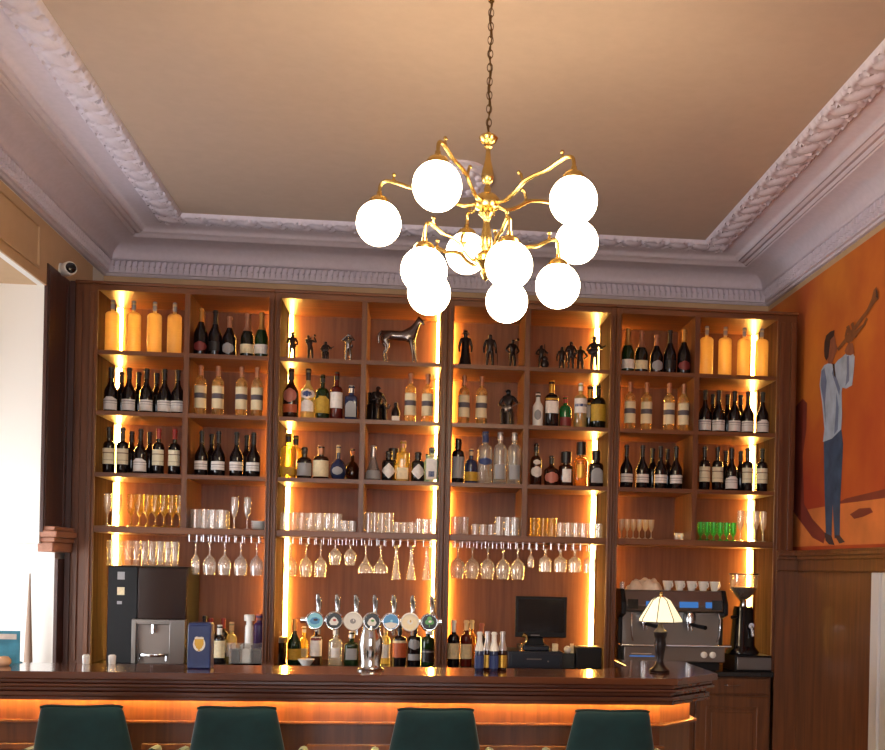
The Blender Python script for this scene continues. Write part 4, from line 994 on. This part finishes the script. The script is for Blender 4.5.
# horse
z = SH[0]+.0005; hx = onshelf(401, z, .14)
t = thing('horse_figurine', (hx, .14, z), 'long-legged silver horse figurine on top shelf, centre-left bay', 'figurine')
J = {'rump': ((-.105, 0, .205), (.034, .04)), 'mid': ((-.03, 0, .195), (.033, .036)), 'chest': ((.055, 0, .205), (.034, .042)), 'n1': ((.085, 0, .25), (.022, .03)), 'n2': ((.105, 0, .29), (.016, .022)), 'poll': ((.118, -.005, .318), .015), 'nose': ((.142, -.022, .285), .010), 'muz': ((.148, -.026, .272), .008),
     't1': ((-.135, 0, .225), .008), 't2': ((-.155, 0, .195), .012), 't3': ((-.15, 0, .14), .004), 'e1': ((.112, .006, .335), .004)}
E = [('rump', 'mid'), ('mid', 'chest'), ('chest', 'n1'), ('n1', 'n2'), ('n2', 'poll'), ('poll', 'nose'), ('nose', 'muz'), ('rump', 't1'), ('t1', 't2'), ('t2', 't3'), ('poll', 'e1')]
for i, (sy, off) in enumerate(((-.022, 0), (.022, .016))):
    J['h%d' % i] = ((-.11-off, sy, .16), .02); J['k%d' % i] = ((-.085-off, sy, .125), .013); J['o%d' % i] = ((-.105-off, sy, .075), .007); J['f%d' % i] = ((-.095-off, sy, .012), .0065)
    E += [('rump', 'h%d' % i), ('h%d' % i, 'k%d' % i), ('k%d' % i, 'o%d' % i), ('o%d' % i, 'f%d' % i)]
    J['s%d' % i] = ((.065+off, sy, .155), .017); J['w%d' % i] = ((.075+off, sy, .09), .009); J['g%d' % i] = ((.082+off*1.3, sy, .012), .0065)
    E += [('chest', 's%d' % i), ('s%d' % i, 'w%d' % i), ('w%d' % i, 'g%d' % i)]
skinned('body', 'silver_bronze', J, E, 'mid', t)
b = MB()
for x in (-.095, -.111, .082, .103): b.lathe([(0, 0), (.009, 0), (.007, .018), (0, .02)], 8, M=Matrix.Translation((x, -.022 if x in (-.095, .082) else .022, 0)))
b.build('hooves', 'silver_bronze', t)
# ------------------------------------------------------------------ things on the back counter
C0 = CT+.0005
def cput(key, x, Y, label):
    o = put(key, x, Y, C0); o['label'] = label; o['group'] = 'bottles on the back counter'
cput('burg_bare', 204, .38, 'dark unlabelled bottle behind the blue tin on the back counter')
cput('b_redcap', 210, .26, 'dark red-capped bottle left of another, behind the blue tin')
cput('b_redcap', 222.5, .30, 'dark red-capped bottle right of another, far left bay counter')
cput('b_cream', 219, .12, 'cream-labelled bottle with white cap right of the blue tin')
cput('b_corked', 231, .2, 'pale corked bottle behind the clear caddy')
cput('b_whitetall', 248.5, .15, 'slim white stoppered bottle behind the clear caddy')
cput('b_purple', 258.5, .25, 'tall purple bottle beside the pillar, far left bay counter')
cput('b_greengold', 294, .14, 'green sparkling wine bottle with gold label left of the beer taps')
cput('b_yellowsm', 303.5, .28, 'small yellow bottle right of the green gold-labelled bottle')
cput('b_whitelabel', 316, .18, 'bottle with white and red label below the leftmost tap badge')
cput('b_cleargin', 335, .12, 'clear gin bottle below the second tap badge')
cput('b_greenherb', 351, .15, 'squat green bottle with silver cap below the white tap badge')
cput('b_corked', 385, .24, 'pale corked bottle right of the beer tap column')
cput('b_orange', 399, .14, 'dark bottle with orange label below the blue tap badge')
cput('b_blackround', 414, .14, 'black bottle with round silver label below the cream tap badge')
cput('b_darkgreen', 427.5, .12, 'dark green bottle below the rightmost tap badge')
cput('b_redwine2', 453, .14, 'dark wine bottle with white cap beside the centre pillar')
cput('b_rose', 465.5, .16, 'rosy wine bottle with cream label right of the centre pillar')
cput('b_amberwine', 471, .28, 'amber wine bottle behind the rosy bottle')
cput('b_pinkcap', 481, .2, 'dark bottle with pink cap behind the tonic bottles')
t = thing('storage_jar', (onshelf(278.5, C0, .3), .3, C0), 'silver-lidded dark jar beside the pillar, centre-left bay counter', 'jar')
MB().lathe([(0, 0), (.05, 0), (.052, .01), (.052, .13), (0, .13)], 20).build('jar_body', 'black_glass', t)
MB().lathe([(0, .13), (.056, .13), (.056, .165), (.05, .17), (0, .17)], 20).build('lid', 'satin_steel', t)
o = MB().lathe([(0, .003), (.026, 0), (.03, .006), (.055, .04), (.057, .043), (.054, .043), (.028, .012), (0, .01)], 24).build('bowl', 'white_ceramic', loc=(onshelf(306, C0, .02), .02, C0)); tag(o, 'small white bowl on the back counter left of the taps', 'bowl')
tr = MB().lathe([(0, .002), (.09, 0), (.12, .008), (.122, .012), (.09, .006), (0, .006)], 28, sy=.7).build('tray', 'black_gloss', loc=(onshelf(247, C0, .05), .06, C0)); tag(tr, 'black oval tray under the clear straw caddy', 'tray')
t = thing('straw_caddy', (onshelf(246.5, C0, .05), .055, C0+.0065), 'clear acrylic caddy on a black tray, far left bay counter', 'caddy')
b = MB()
for x in (-.105, -.035, .035, .105): b.box(x-.002, x+.002, -.05, .05, 0, .125)
b.box(-.105, .105, -.05, -.047, 0, .10).box(-.105, .105, .047, .05, 0, .13).box(-.105, .105, -.05, .05, 0, .004); b.build('caddy_box', 'clear_glass', t, smooth=False)
for x in (-.07, 0, .07): MB().cbox((x, 0, .05), (.05, .07, .09)).build('napkins' if x else 'straws', 'emblem_dark' if x else 'white', t, bevel=.003)
# automatic coffee machine
def pb(x0, y0, x1, y1, Y):
    a = atY(x0, y0, Y); b_ = atY(x1, y1, Y); return a[0], b_[0], a[2], b_[2]
x0, x1, z0, z1 = pb(106, 664, 187, 567, .02)
t = thing('coffee_machine', ((x0+x1)/2, .02, C0), 'tall black automatic coffee machine with glossy front, far left bay', 'coffee machine')
hw = (x1-x0)/2; hh = z1-C0
MB().box(-hw, hw, .03, .42, 0, hh).build('housing', 'black_plastic', t, bevel=.006)
q = -hw+.19
MB().box(q, hw, 0, .03, .29, hh-.01).build('screen', 'brown_reflection_gloss', t, bevel=.004)
MB().box(-hw, q-.004, .005, .03, .0, hh-.005).build('side_column', 'black_plastic', t, bevel=.004)
for zq, c in ((hh-.09, 'label_grey'), (hh-.19, 'label_cream'), (hh-.25, 'label_grey')): MB().box(-hw+.06, -hw+.105 if zq > hh-.2 else -hw+.09, .002, .0052, zq, zq+.05 if zq > hh-.2 else zq+.02).build('sticker', c, t, smooth=False)
b = MB().box(q-.03, q+.0, -.02, .03, 0, .29).box(hw-.10, hw, -.02, .03, 0, .29).box(q, hw-.10, -.02, .03, .255, .29); b.build('dispenser_frame', 'steel', t, bevel=.004)
MB().box(q, hw-.10, .024, .03, .0, .255).build('dispenser_back', 'satin_steel', t, smooth=False)
MB().lathe([(0, .05), (.085, .05), (.09, .062), (.085, .068), (0, .066)], 24, sy=.45, M=Matrix.Translation(((q+hw-.10)/2, -.02, 0))).build('drip_tray', 'chrome', t)
MB().tube([(q+.02, .0, 0.02), (q+.02, 0, .06)], .006).tube([(hw-.12, 0, .02), (hw-.12, 0, .06)], .006).tube([((q+hw-.1)/2, .0, .255), ((q+hw-.1)/2, 0, .2)], .014).build('spout', 'chrome', t)
zt = C0+hh
glasses('beer', 'clear_glass', 'beer_glass', 'tall beer glass', [110, 119, 127.5, 136, 144.5, 152, 160, 168, 175], 'standing on the coffee machine', 'beer glasses on the coffee machine', zt+.0005, .16)
# cash register with screen
x0, x1, z0, z1 = pb(508, 667, 563, 646, .0)
t = thing('cash_register', ((x0+x1)/2, .0, C0), 'dark cash register with flat screen in the centre-right bay', 'cash register')
hw = (x1-x0)/2
MB().box(-hw, hw, 0, .36, 0, .115).build('drawer_base', 'navy_plastic', t, bevel=.005)
MB().box(-hw+.02, hw-.02, -.006, .0, .012, .10).build('drawer', 'navy_plastic', t, bevel=.003)
MB().box(-.06, .04, -.009, -.006, .06, .068).box(.08, .09, -.009, -.006, .045, .055).build('handle', 'satin_steel', t, smooth=False)
MB().box(-.10, .10, .05, .30, .115, .15).build('till_top', 'navy_plastic', t, bevel=.008)
MB().prism([(-.07, .14), (.07, .14), (.05, .24), (-.05, .24)], .08, .13, 'xzy').build('screen_stand', 'black_plastic', t, bevel=.006)
a = pb(515, 637, 567, 597, .06); ox = (x0+x1)/2
s = MB().box(a[0]-ox, a[1]-ox, .05, .09, a[2]-C0, a[3]-C0).build('monitor', 'black_plastic', t, bevel=.005)
MB().box(a[0]-ox+.018, a[1]-ox-.018, .047, .05, a[2]-C0+.035, a[3]-C0-.018).build('display', 'screen', s, smooth=False)
MB().box(-.03, .03, .048, .05, a[2]-C0+.012, a[2]-C0+.018).build('badge', 'satin_steel', s, smooth=False)
x0, x1, z0, z1 = pb(576, 668, 602, 646, .03)
t = thing('receipt_printer', ((x0+x1)/2, .03, C0), 'small black receipt printer right of the cash register', 'printer')
hw = (x1-x0)/2; MB().box(-hw, hw, 0, .18, 0, .145).build('housing', 'black_plastic', t, bevel=.008)
MB().box(-hw+.02, hw-.03, .02, .09, .145, .152).build('paper_slot', 'satin_steel', t, smooth=False)
x0, x1, z0, z1 = pb(562, 668, 575, 653, .06)
t = thing('card_holder', ((x0+x1)/2, .06, C0), 'dark box with white card standing between register and printer', 'box')
hw = (x1-x0)/2; MB().box(-hw, hw, 0, .1, 0, .10).build('box', 'emblem_dark', t, bevel=.003)
MB().box(hw-.03, hw-.005, .03, .034, .10, .165).build('card', 'label_cream', t, smooth=False); MB().sphere((-.005, .03, .125), .026, 12, 8).build('ornament', 'white_ceramic', t)
zt = C0+.1155
xr = onshelf(523, zt, .02)
b = MB(); b.tube([(0, 0, .05), (.02, -.005, .055), (.035, -.01, .075), (.025, -.012, .10), (.0, -.012, .11)], [.004, .006, .008, .012, .022], 8).tube([(0, 0, 0), (0, 0, .05)], .006).lathe([(0, 0), (.02, 0), (.018, .008), (0, .01)], 14)
tag(b.build('horn_ornament', 'brass', loc=(onshelf(522, zt, .025), .025, zt)), 'small brassy horn ornament on the cash register', 'ornament')
o = MB().box(-.018, .018, 0, .05, 0, .05).build('card_block', 'label_cream', loc=(onshelf(555.5, zt, .03), .03, zt), bevel=.003); tag(o, 'small cream block at the right of the cash register', 'block')
# espresso machine
x0, x1, z0, z1 = pb(620, 668, 728, 592, -.02)
t = thing('espresso_machine', ((x0+x1)/2, -.02, C0), 'wide two-group espresso machine of dark steel in the far right bay', 'espresso machine')
hw = (x1-x0)/2; hh = z1-C0
u = MB()
u.prism([(.0, hh-.14), (-.01, hh-.10), (.05, hh), (.44, hh), (.44, hh-.16)], -hw+.03, hw-.03, 'yzx'); u.build('upper_panel', 'satin_steel', t, bevel=.006, smooth=False)
for sx in (-1, 1):
    MB().prism([(-.02, hh-.16), (-.015, hh-.08), (.05, hh+.008), (.44, hh+.008), (.44, .06), (.10, .06), (.10, hh-.19)], sx*hw-(.03 if sx > 0 else 0), sx*hw+(.03 if sx < 0 else 0), 'yzx').build('side_panel', 'black_plastic', t, bevel=.005, smooth=False)
MB().box(-hw+.03, hw-.03, .10, .42, .06, hh-.15).build('back_panel', 'steel', t, smooth=False)
MB().box(-hw+.02, hw-.02, -.03, .42, .06, .165).build('lower_body', 'satin_steel', t, bevel=.006)
MB().box(-hw+.0, hw+.02, -.05, .10, .165, .178).build('drip_tray', 'chrome', t, bevel=.003)
MB().box(-hw+.05, hw-.05, -.006, .01, .005, .06).build('plinth', 'black_plastic', t, smooth=False)
for sx in (-1, 1):
    for y in (.03, .38): MB().lathe([(0, 0), (.02, 0), (.017, .06), (0, .06)], 12, M=Matrix.Translation((sx*(hw-.08), y, 0))).build('foot', 'black_plastic', t)
for xa, xb in ((-.20, -.06), (.03, .16), (.21, .29)):
    MB().prism([(-.0135, hh-.112), (-.0135, hh-.106), (-.009, hh-.072), (-.009, hh-.078)], xa, xb, 'yzx') .build('blue_display', 'display_blue', t, smooth=False)
for sx in (-1, 1): MB().box(sx*.29-.035, sx*.29+.035, -.016, .0, hh-.125, hh-.06).build('button_pad', 'black_gloss', t, smooth=False)
for gx in (-.19, .12):
    gh = MB().lathe([(0, hh-.22), (.036, hh-.22), (.038, hh-.17), (.03, hh-.145), (0, hh-.145)], 18, M=Matrix.Translation((gx, .045, 0))).build('group_head', 'chrome', t)
    MB().tube([(gx, .02, hh-.225), (gx+.03, -.05, hh-.235), (gx+.06, -.13, hh-.24)], [.012, .013, .015], 10).build('handle', 'black_plastic', gh)
    MB().lathe([(0, hh-.245), (.03, hh-.245), (.034, hh-.222), (0, hh-.222)], 16, M=Matrix.Translation((gx, .045, 0))).tube([(gx-.012, .04, hh-.245), (gx-.012, .04, hh-.27)], .006).tube([(gx+.012, .04, hh-.245), (gx+.012, .04, hh-.27)], .006).build('portafilter', 'chrome', gh)
for sx in (-1, 1): MB().tube([(sx*.30, -.02, hh-.15), (sx*.305, -.05, hh-.19), (sx*.30, -.045, hh-.30), (sx*.29, -.03, .20)], .0055).build('steam_wand', 'chrome', t)
for kx in (.20, .26): MB().lathe([(0, 0), (.022, 0), (.022, .012), (.012, .02), (0, .02)], 18, M=Matrix.Translation((kx, -.03, .112)) @ Matrix.Rotation(pi/2, 4, 'X')).build('gauge', 'white_ceramic', t)
MB().box(-.31, -.14, -.033, -.03, .095, .102).build('blue_display', 'display_blue', t, smooth=False)
MB().box(-.30, -.16, -.0335, -.03, .112, .118).build('maker_plate', 'chrome', t, smooth=False)
zt = C0+hh
cx = (x0+x1)/2
for i, px in enumerate((667.5, 679.5, 691.5, 703, 714.5)):
    c = thing('coffee_cup', (onshelf(px, zt, .16), .16, zt+.001), 'white coffee cup%s, on top of the espresso machine' % ordinal(i, 5), 'cup', 'cups on the espresso machine', rotz=-1.1)
    MB().lathe([(0, .004), (.022, 0), (.024, .006), (.035, .055), (.0365, .066), (.034, .066), (.022, .012), (0, .01)], 18).build('cup_body', 'white_ceramic', c)
    MB().tube([(.032, 0, .055), (.052, 0, .052), (.055, 0, .035), (.045, 0, .022), (.029, 0, .02)], .004, 6).build('handle', 'white_ceramic', c)
for i, px in enumerate((622,)):
    o = glassobj('shot', 'tumbler_glass', 'shot_glass', 'glass'); o.location = (onshelf(px, zt, .12), .12, zt+.001); o['label'] = 'small clear glass on the espresso machine beside the pale cloth'
# crumpled cloth
V = []; F = []; nx, ny = 34, 22; rnd = random.Random(3); ph = [rnd.uniform(0, 6) for _ in range(8)]
for j in range(ny+1):
    for i in range(nx+1):
        u, v = i/nx, j/ny; e = min(1, 1.25*sin(pi*u)**.45)*min(1, 1.2*sin(pi*v)**.45)
        h = e*(.07 + .012*sin(7*u+ph[0]+3*v) + .009*sin(21*u-9*v+ph[1]) + .007*sin(17*v+14*u+ph[2])) * (1.1-.35*u)
        V.append((-.105+.225*u+.012*sin(8*v+ph[3]), -.08+.17*v+.01*sin(9*u+ph[4]), max(.0015, h)))
for j in range(ny):
    for i in range(nx): q = j*(nx+1)+i; F.append((q, q+1, q+nx+2, q+nx+1))
o = MB().add(V, F).build('cloth', 'cloth', loc=(onshelf(644, zt, .15), .15, zt+.001), ang=80); tag(o, 'crumpled pale cloth on top of the espresso machine', 'cloth')
# knock box drawer + grinder
x0, x1, z0, z1 = pb(735, 671, 772, 656, -.03)
kb = thing('knock_box', ((x0+x1)/2, -.03, C0), 'low steel-fronted drawer box under the coffee grinder', 'box')
hw = (x1-x0)/2; kh = z1-C0
MB().box(-hw, hw, .005, .30, 0, kh).build('housing', 'black_plastic', kb, bevel=.004); MB().box(-hw+.012, hw-.006, -.008, .005, .012, kh-.012).build('drawer', 'steel', kb, bevel=.004)
gx = onshelf(743, C0+kh, .10)
t = thing('coffee_grinder', (gx, .12, C0+kh+.0005), 'black coffee grinder with bean hopper on the drawer box', 'coffee grinder')
MB().lathe([(0, 0), (.105, 0), (.108, .02), (.085, .05), (.08, .06), (.066, .30), (.058, .33), (0, .335)], 28, n=3).build('housing', 'black_gloss', t, ang=60)
MB().lathe([(0, .33), (.028, .33), (.022, .36), (.03, .375), (0, .376)], 18).build('collar', 'chrome', t)
hp = MB().lathe([(.03, .375), (.055, .40), (.09, .45), (.095, .47), (.097, .55)], 28).build('hopper', 'hopper_plastic', t)
MB().lathe([(0, .376), (.028, .378), (.053, .402), (.087, .452), (.09, .462), (0, .470)], 24).build('beans', 'beans', hp)
MB().lathe([(0, .55), (.102, .55), (.102, .558), (0, .562)], 28).build('lid', 'dark_metal', hp)
MB().tube([(.03, -.078, .20), (.03, -.10, .20)], .02, 12).tube([(.03, -.09, .20), (.045, -.105, .13)], .012, 8).build('dosing_spout', 'chrome', t)
MB().tube([(-.06, -.05, .26), (-.10, -.07, .255)], .012, 8).build('lever', 'black_plastic', t)
# ------------------------------------------------------------------ things on the bar
BZ = 1.1005
# beer taps
Yt = -1.98; xt = onshelf(371, 1.2, Yt)
t = thing('beer_tap_tower', (xt, Yt, BZ), 'chrome beer tap tower with seven round badges on a cross pipe', 'beer tap')
MB().lathe([(0, 0), (.062, 0), (.064, .008), (.05, .014), (.046, .03), (.052, .08), (.056, .12), (.052, .16), (.042, .19), (.04, .235), (0, .24)], 28).build('column', 'chrome', t)
zb = atY(371, 621, Yt)[2]-BZ
MB().tube([(-.335, 0, zb), (.335, 0, zb)], .016, 14).tube([(0, 0, .18), (0, 0, zb)], .03, 14).build('cross_pipe', 'chrome', t)
FACES = [('emblem_cyan', 'emblem_blue', 'emblem_dark', .8), ('emblem_dark', 'white', 'emblem_red', .6), ('white', 'label_grey', 'white', .2), ('emblem_dark', 'white', 'emblem_green', .6), ('emblem_blue', 'white', 'emblem_cyan', .5), ('emblem_cream', 'white', 'label_gold', .3), ('emblem_dark', 'emblem_green', 'white', .6)]
bad = ['cyan badge', 'dark badge with white emblem', 'plain white badge', 'dark badge with green edge', 'blue and white badge', 'cream badge', 'dark badge with green emblem']
for i, px in enumerate((315, 334, 353, 372, 391, 410, 429.5)):
    x = atY(px, 621, Yt-.04)[0]-xt; fc, c1, c2, sc = FACES[i]
    M = Matrix.Translation((x, -.018, zb)) @ Matrix.Rotation(pi/2, 4, 'X')
    hd = MB().lathe([(0, 0), (.04, 0), (.0445, .006), (.0445, .024), (.040, .028), (.037, .026), (.037, .02), (0, .02)], 28, M=M).build('badge', 'chrome' if i not in (2, 5) else 'white', t)
    hd['label'] = bad[i]
    MB().lathe([(0, .0205), (.0365, .0205), (.0365, .0225), (0, .024)], 28, M=M).build('badge_face', fc, hd)
    y = -.018-.0245
    k = sc*.04
    e = MB()
    if i == 0: e.prism([(x-.026, zb-.002), (x-.012, zb+.014), (x+.006, zb+.016), (x+.024, zb+.006), (x+.02, zb-.012), (x, zb-.018), (x-.018, zb-.014)], y-.001, y, 'xzy')
    elif i in (1, 3): e.prism([(x-.022, zb-.008), (x-.014, zb+.01), (x, zb+.02), (x+.012, zb+.012), (x+.022, zb-.006), (x+.014, zb-.02), (x-.014, zb-.02)], y-.001, y, 'xzy')
    elif i == 4: e.prism([(x-.032, zb-.008), (x, zb-.002), (x+.032, zb-.008), (x+.022, zb-.026), (x, zb-.034), (x-.022, zb-.026)], y-.001, y, 'xzy')
    elif i == 6:
        for a in range(3): e.sphere((x+.011*cos(a*2.1+1.57), y, zb+.006+.011*sin(a*2.1+1.57)), .0115, 10, 6, (1, .12, 1))
        e.box(x-.002, x+.002, y-.001, y, zb-.024, zb)
    else: e.prism([(x+.014*cos(a), zb+.012*sin(a)) for a in [2*pi*q/16 for q in range(16)]], y-.0008, y, 'xzy')
    e.build('emblem', c1, hd, smooth=False)
    e = MB(); e.prism([(x+.010*cos(a)*sc*1.4+.003, zb+.004+.006*sin(a)) for a in [2*pi*q/10 for q in range(10)]], y-.0018, y-.001, 'xzy'); e.build('emblem', c2, hd, smooth=False)
    MB().tube([(x+.012, .0, zb+.016), (x+.012, .006, zb+.045), (x+.014, .012, zb+.07), (x+.012, .0, zb+.10), (x+.008, -.01, zb+.125)], [.008, .009, .012, .014, .007], 10).build('handle', 'chrome', t)
    MB().tube([(x+.012, .014, zb), (x+.012, .05, zb-.005), (x+.012, .055, zb-.07)], .008, 8).build('spout', 'chrome', t)
# tonic bottles
for key, x, Y, lab in (('tonic_blue', 479, -1.99, 'small capped tonic bottle with blue base, left pair front'), ('tonic_brown', 487, -1.945, 'small brown soda bottle, left pair back, on the bar'), ('tonic_blue', 493.5, -1.99, 'small capped tonic bottle with blue base, right pair front'), ('tonic_brown', 502, -1.945, 'small brown soda bottle, right pair back, on the bar')):
    o = put(key, x, Y, BZ); o['label'] = lab; o['group'] = 'small mixers on the bar'
# blue tin with a beer-glass emblem
x = onshelf(200.5, 1.1, -2.0)
t = thing('blue_tin', (x, -2.0, BZ), 'square blue tin with a beer glass emblem on the bar', 'tin')
MB().box(-.053, .053, -.045, .045, 0, .205).build('tin_body', 'blue_tin', t, bevel=.006)
MB().box(-.05, .05, -.041, .041, .20, .214).build('lid', 'blue_tin', t, bevel=.004)
e = MB().prism([(.028*cos(2*pi*q/20), .115+.034*sin(2*pi*q/20)) for q in range(20)], -.0462, -.0452, 'xzy').build('badge_disc', 'white', t, smooth=False)
MB().prism([(-.02, .14), (.02, .14), (.021, .115), (.012, .097), (.004, .092), (.003, .086), (.012, .083), (-.012, .083), (-.003, .086), (-.004, .092), (-.012, .097), (-.021, .115)], -.047, -.0463, 'xzy').build('beer_glass_emblem', 'label_gold', t, smooth=False)
MB().prism([(-.021, .139), (.021, .139), (.02, .147), (.01, .15), (0, .148), (-.012, .151), (-.02, .146)], -.0474, -.0463, 'xzy').build('foam_emblem', 'white', t, smooth=False)
# table lamp
x = onshelf(659.5, 1.1, -1.93)
t = thing('table_lamp', (x, -1.93, BZ), 'lit table lamp with panelled glass shade on the right bar corner', 'table lamp')
MB().lathe([(0, 0), (.05, 0), (.052, .01), (.035, .022), (.022, .04), (.018, .06), (.024, .10), (.03, .14), (.026, .165), (.032, .18), (.034, .20), (.02, .215), (.012, .23), (.012, .25), (0, .25)], 24).build('base', 'bronze', t)
MB().tube([(0, 0, .25), (0, 0, .385)], .006).lathe([(0, .372), (.012, .374), (.008, .386), (.011, .394), (0, .404)], 12).build('stem', 'brass', t)
sp = [(.02, .373), (.048, .357), (.108, .262), (.108, .25)]
sh = MB().lathe(sp, 8, phase=pi/8).build('lamp_shade', 'lamp_shade_glass', t, smooth=False)
b = MB()
for k in range(8):
    a = 2*pi*k/8+pi/8; b.tube([(r*1.01*cos(a), r*1.01*sin(a), z) for r, z in sp], .0022, 6)
    a2 = a+2*pi/8; b.tube([(.109*cos(a), .109*sin(a), .25), (.109*cos(a2), .109*sin(a2), .25)], .0025, 6)
b.build('lead_lines', 'lead_came', sh)
MB().sphere((0, 0, .30), .022, 12, 8).build('bulb', 'bulb_glow', t)
# small things at the left end of the bar
for i, px in enumerate((86, 112)):
    o = MB().lathe([(0, 0), (.015, 0), (.017, .005), (.018, .04), (.012, .046), (0, .046)], 14).build('tealight_cup', 'white_ceramic', loc=(onshelf(px, 1.1, -1.87), -1.87, BZ)); tag(o, 'tiny white cup on the bar, %s of the two by the pier' % ('left', 'right')[i], 'cup', 'tiny white cups on the bar')
t = thing('leaflet_stand', (onshelf(5, 1.1, -1.9), -1.9, BZ), 'blue leaflet stand at the left end of the bar', 'leaflet stand')
MB().box(-.07, .065, .0, .006, .0, .155).build('leaflet', 'poster_blue', t, smooth=False); MB().box(-.05, .05, -.004, -.0005, .115, .14).build('leaflet_heading', 'label_white', t, smooth=False); MB().box(-.06, .055, .006, .07, 0, .004).build('foot', 'poster_blue', t, smooth=False)
o = MB().lathe([(0, 0), (.02, 0), (.03, .012), (.03, .028), (.018, .042), (0, .045)], 18).build('bread_roll', 'peach', loc=(onshelf(4, 1.1, -2.0), -2.0, BZ), ang=80); tag(o, 'small peach-coloured roll in front of the blue leaflet stand', 'roll')
x = atY(49.5, 640, -.24)[0]-.01
o = MB().lathe([(0, 0), (.07, 0), (.062, .2), (.027, .92), (.004, 1.50), (0, 1.51)], 16).build('drape_stand_in', 'taupe', loc=(min(x, -2.56), -.24, 0), ang=60); tag(o, 'slim taupe folded drape standing in the white window bay', 'drape')  # cone standing in for the edge of a taupe curtain
# security camera high on the left wall
p = atX(70, 270, -2.38)
t = thing('security_camera', (-2.45, p[1], p[2]), 'white security camera high on the left wall above the dark panelling', 'security camera')
MB().tube([(0, 0, 0), (.02, 0, 0)], .04, 18).tube([(.018, 0, 0), (.05, -.02, 0)], .015, 10).build('bracket', 'white', t)
M = Matrix.Translation((.052, -.03, 0)) @ Matrix.Rotation(R_(55), 4, 'Z') @ Matrix.Rotation(pi/2, 4, 'Y')
M = Matrix.Translation((.03, .02, 0)) @ Matrix.Rotation(R_(-50), 4, 'Z') @ Matrix.Rotation(pi/2, 4, 'Y')
MB().lathe([(0, 0), (.034, 0), (.042, .01), (.042, .09), (.038, .098), (0, .098)], 22, M=M).build('housing', 'white', t)
MB().lathe([(0, .0975), (.034, .0975), (.03, .108), (.015, .114), (0, .116)], 20, M=M).build('lens', 'black_gloss', t)
#PART2END
# ------------------------------------------------------------------ world / view
w = bpy.data.worlds.new('world'); S.world = w; w.use_nodes = True
w.node_tree.nodes['Background'].inputs['Color'].default_value = (.75, .85, 1, 1); w.node_tree.nodes['Background'].inputs['Strength'].default_value = 1.0
S.view_settings.view_transform = 'Standard'; S.view_settings.look = 'None'; S.view_settings.gamma = 1; S.view_settings.exposure = .45
S.view_settings.use_curve_mapping = False
S.cycles.transparent_max_bounces = 32; S.cycles.max_bounces = 10; S.cycles.sample_clamp_indirect = 6
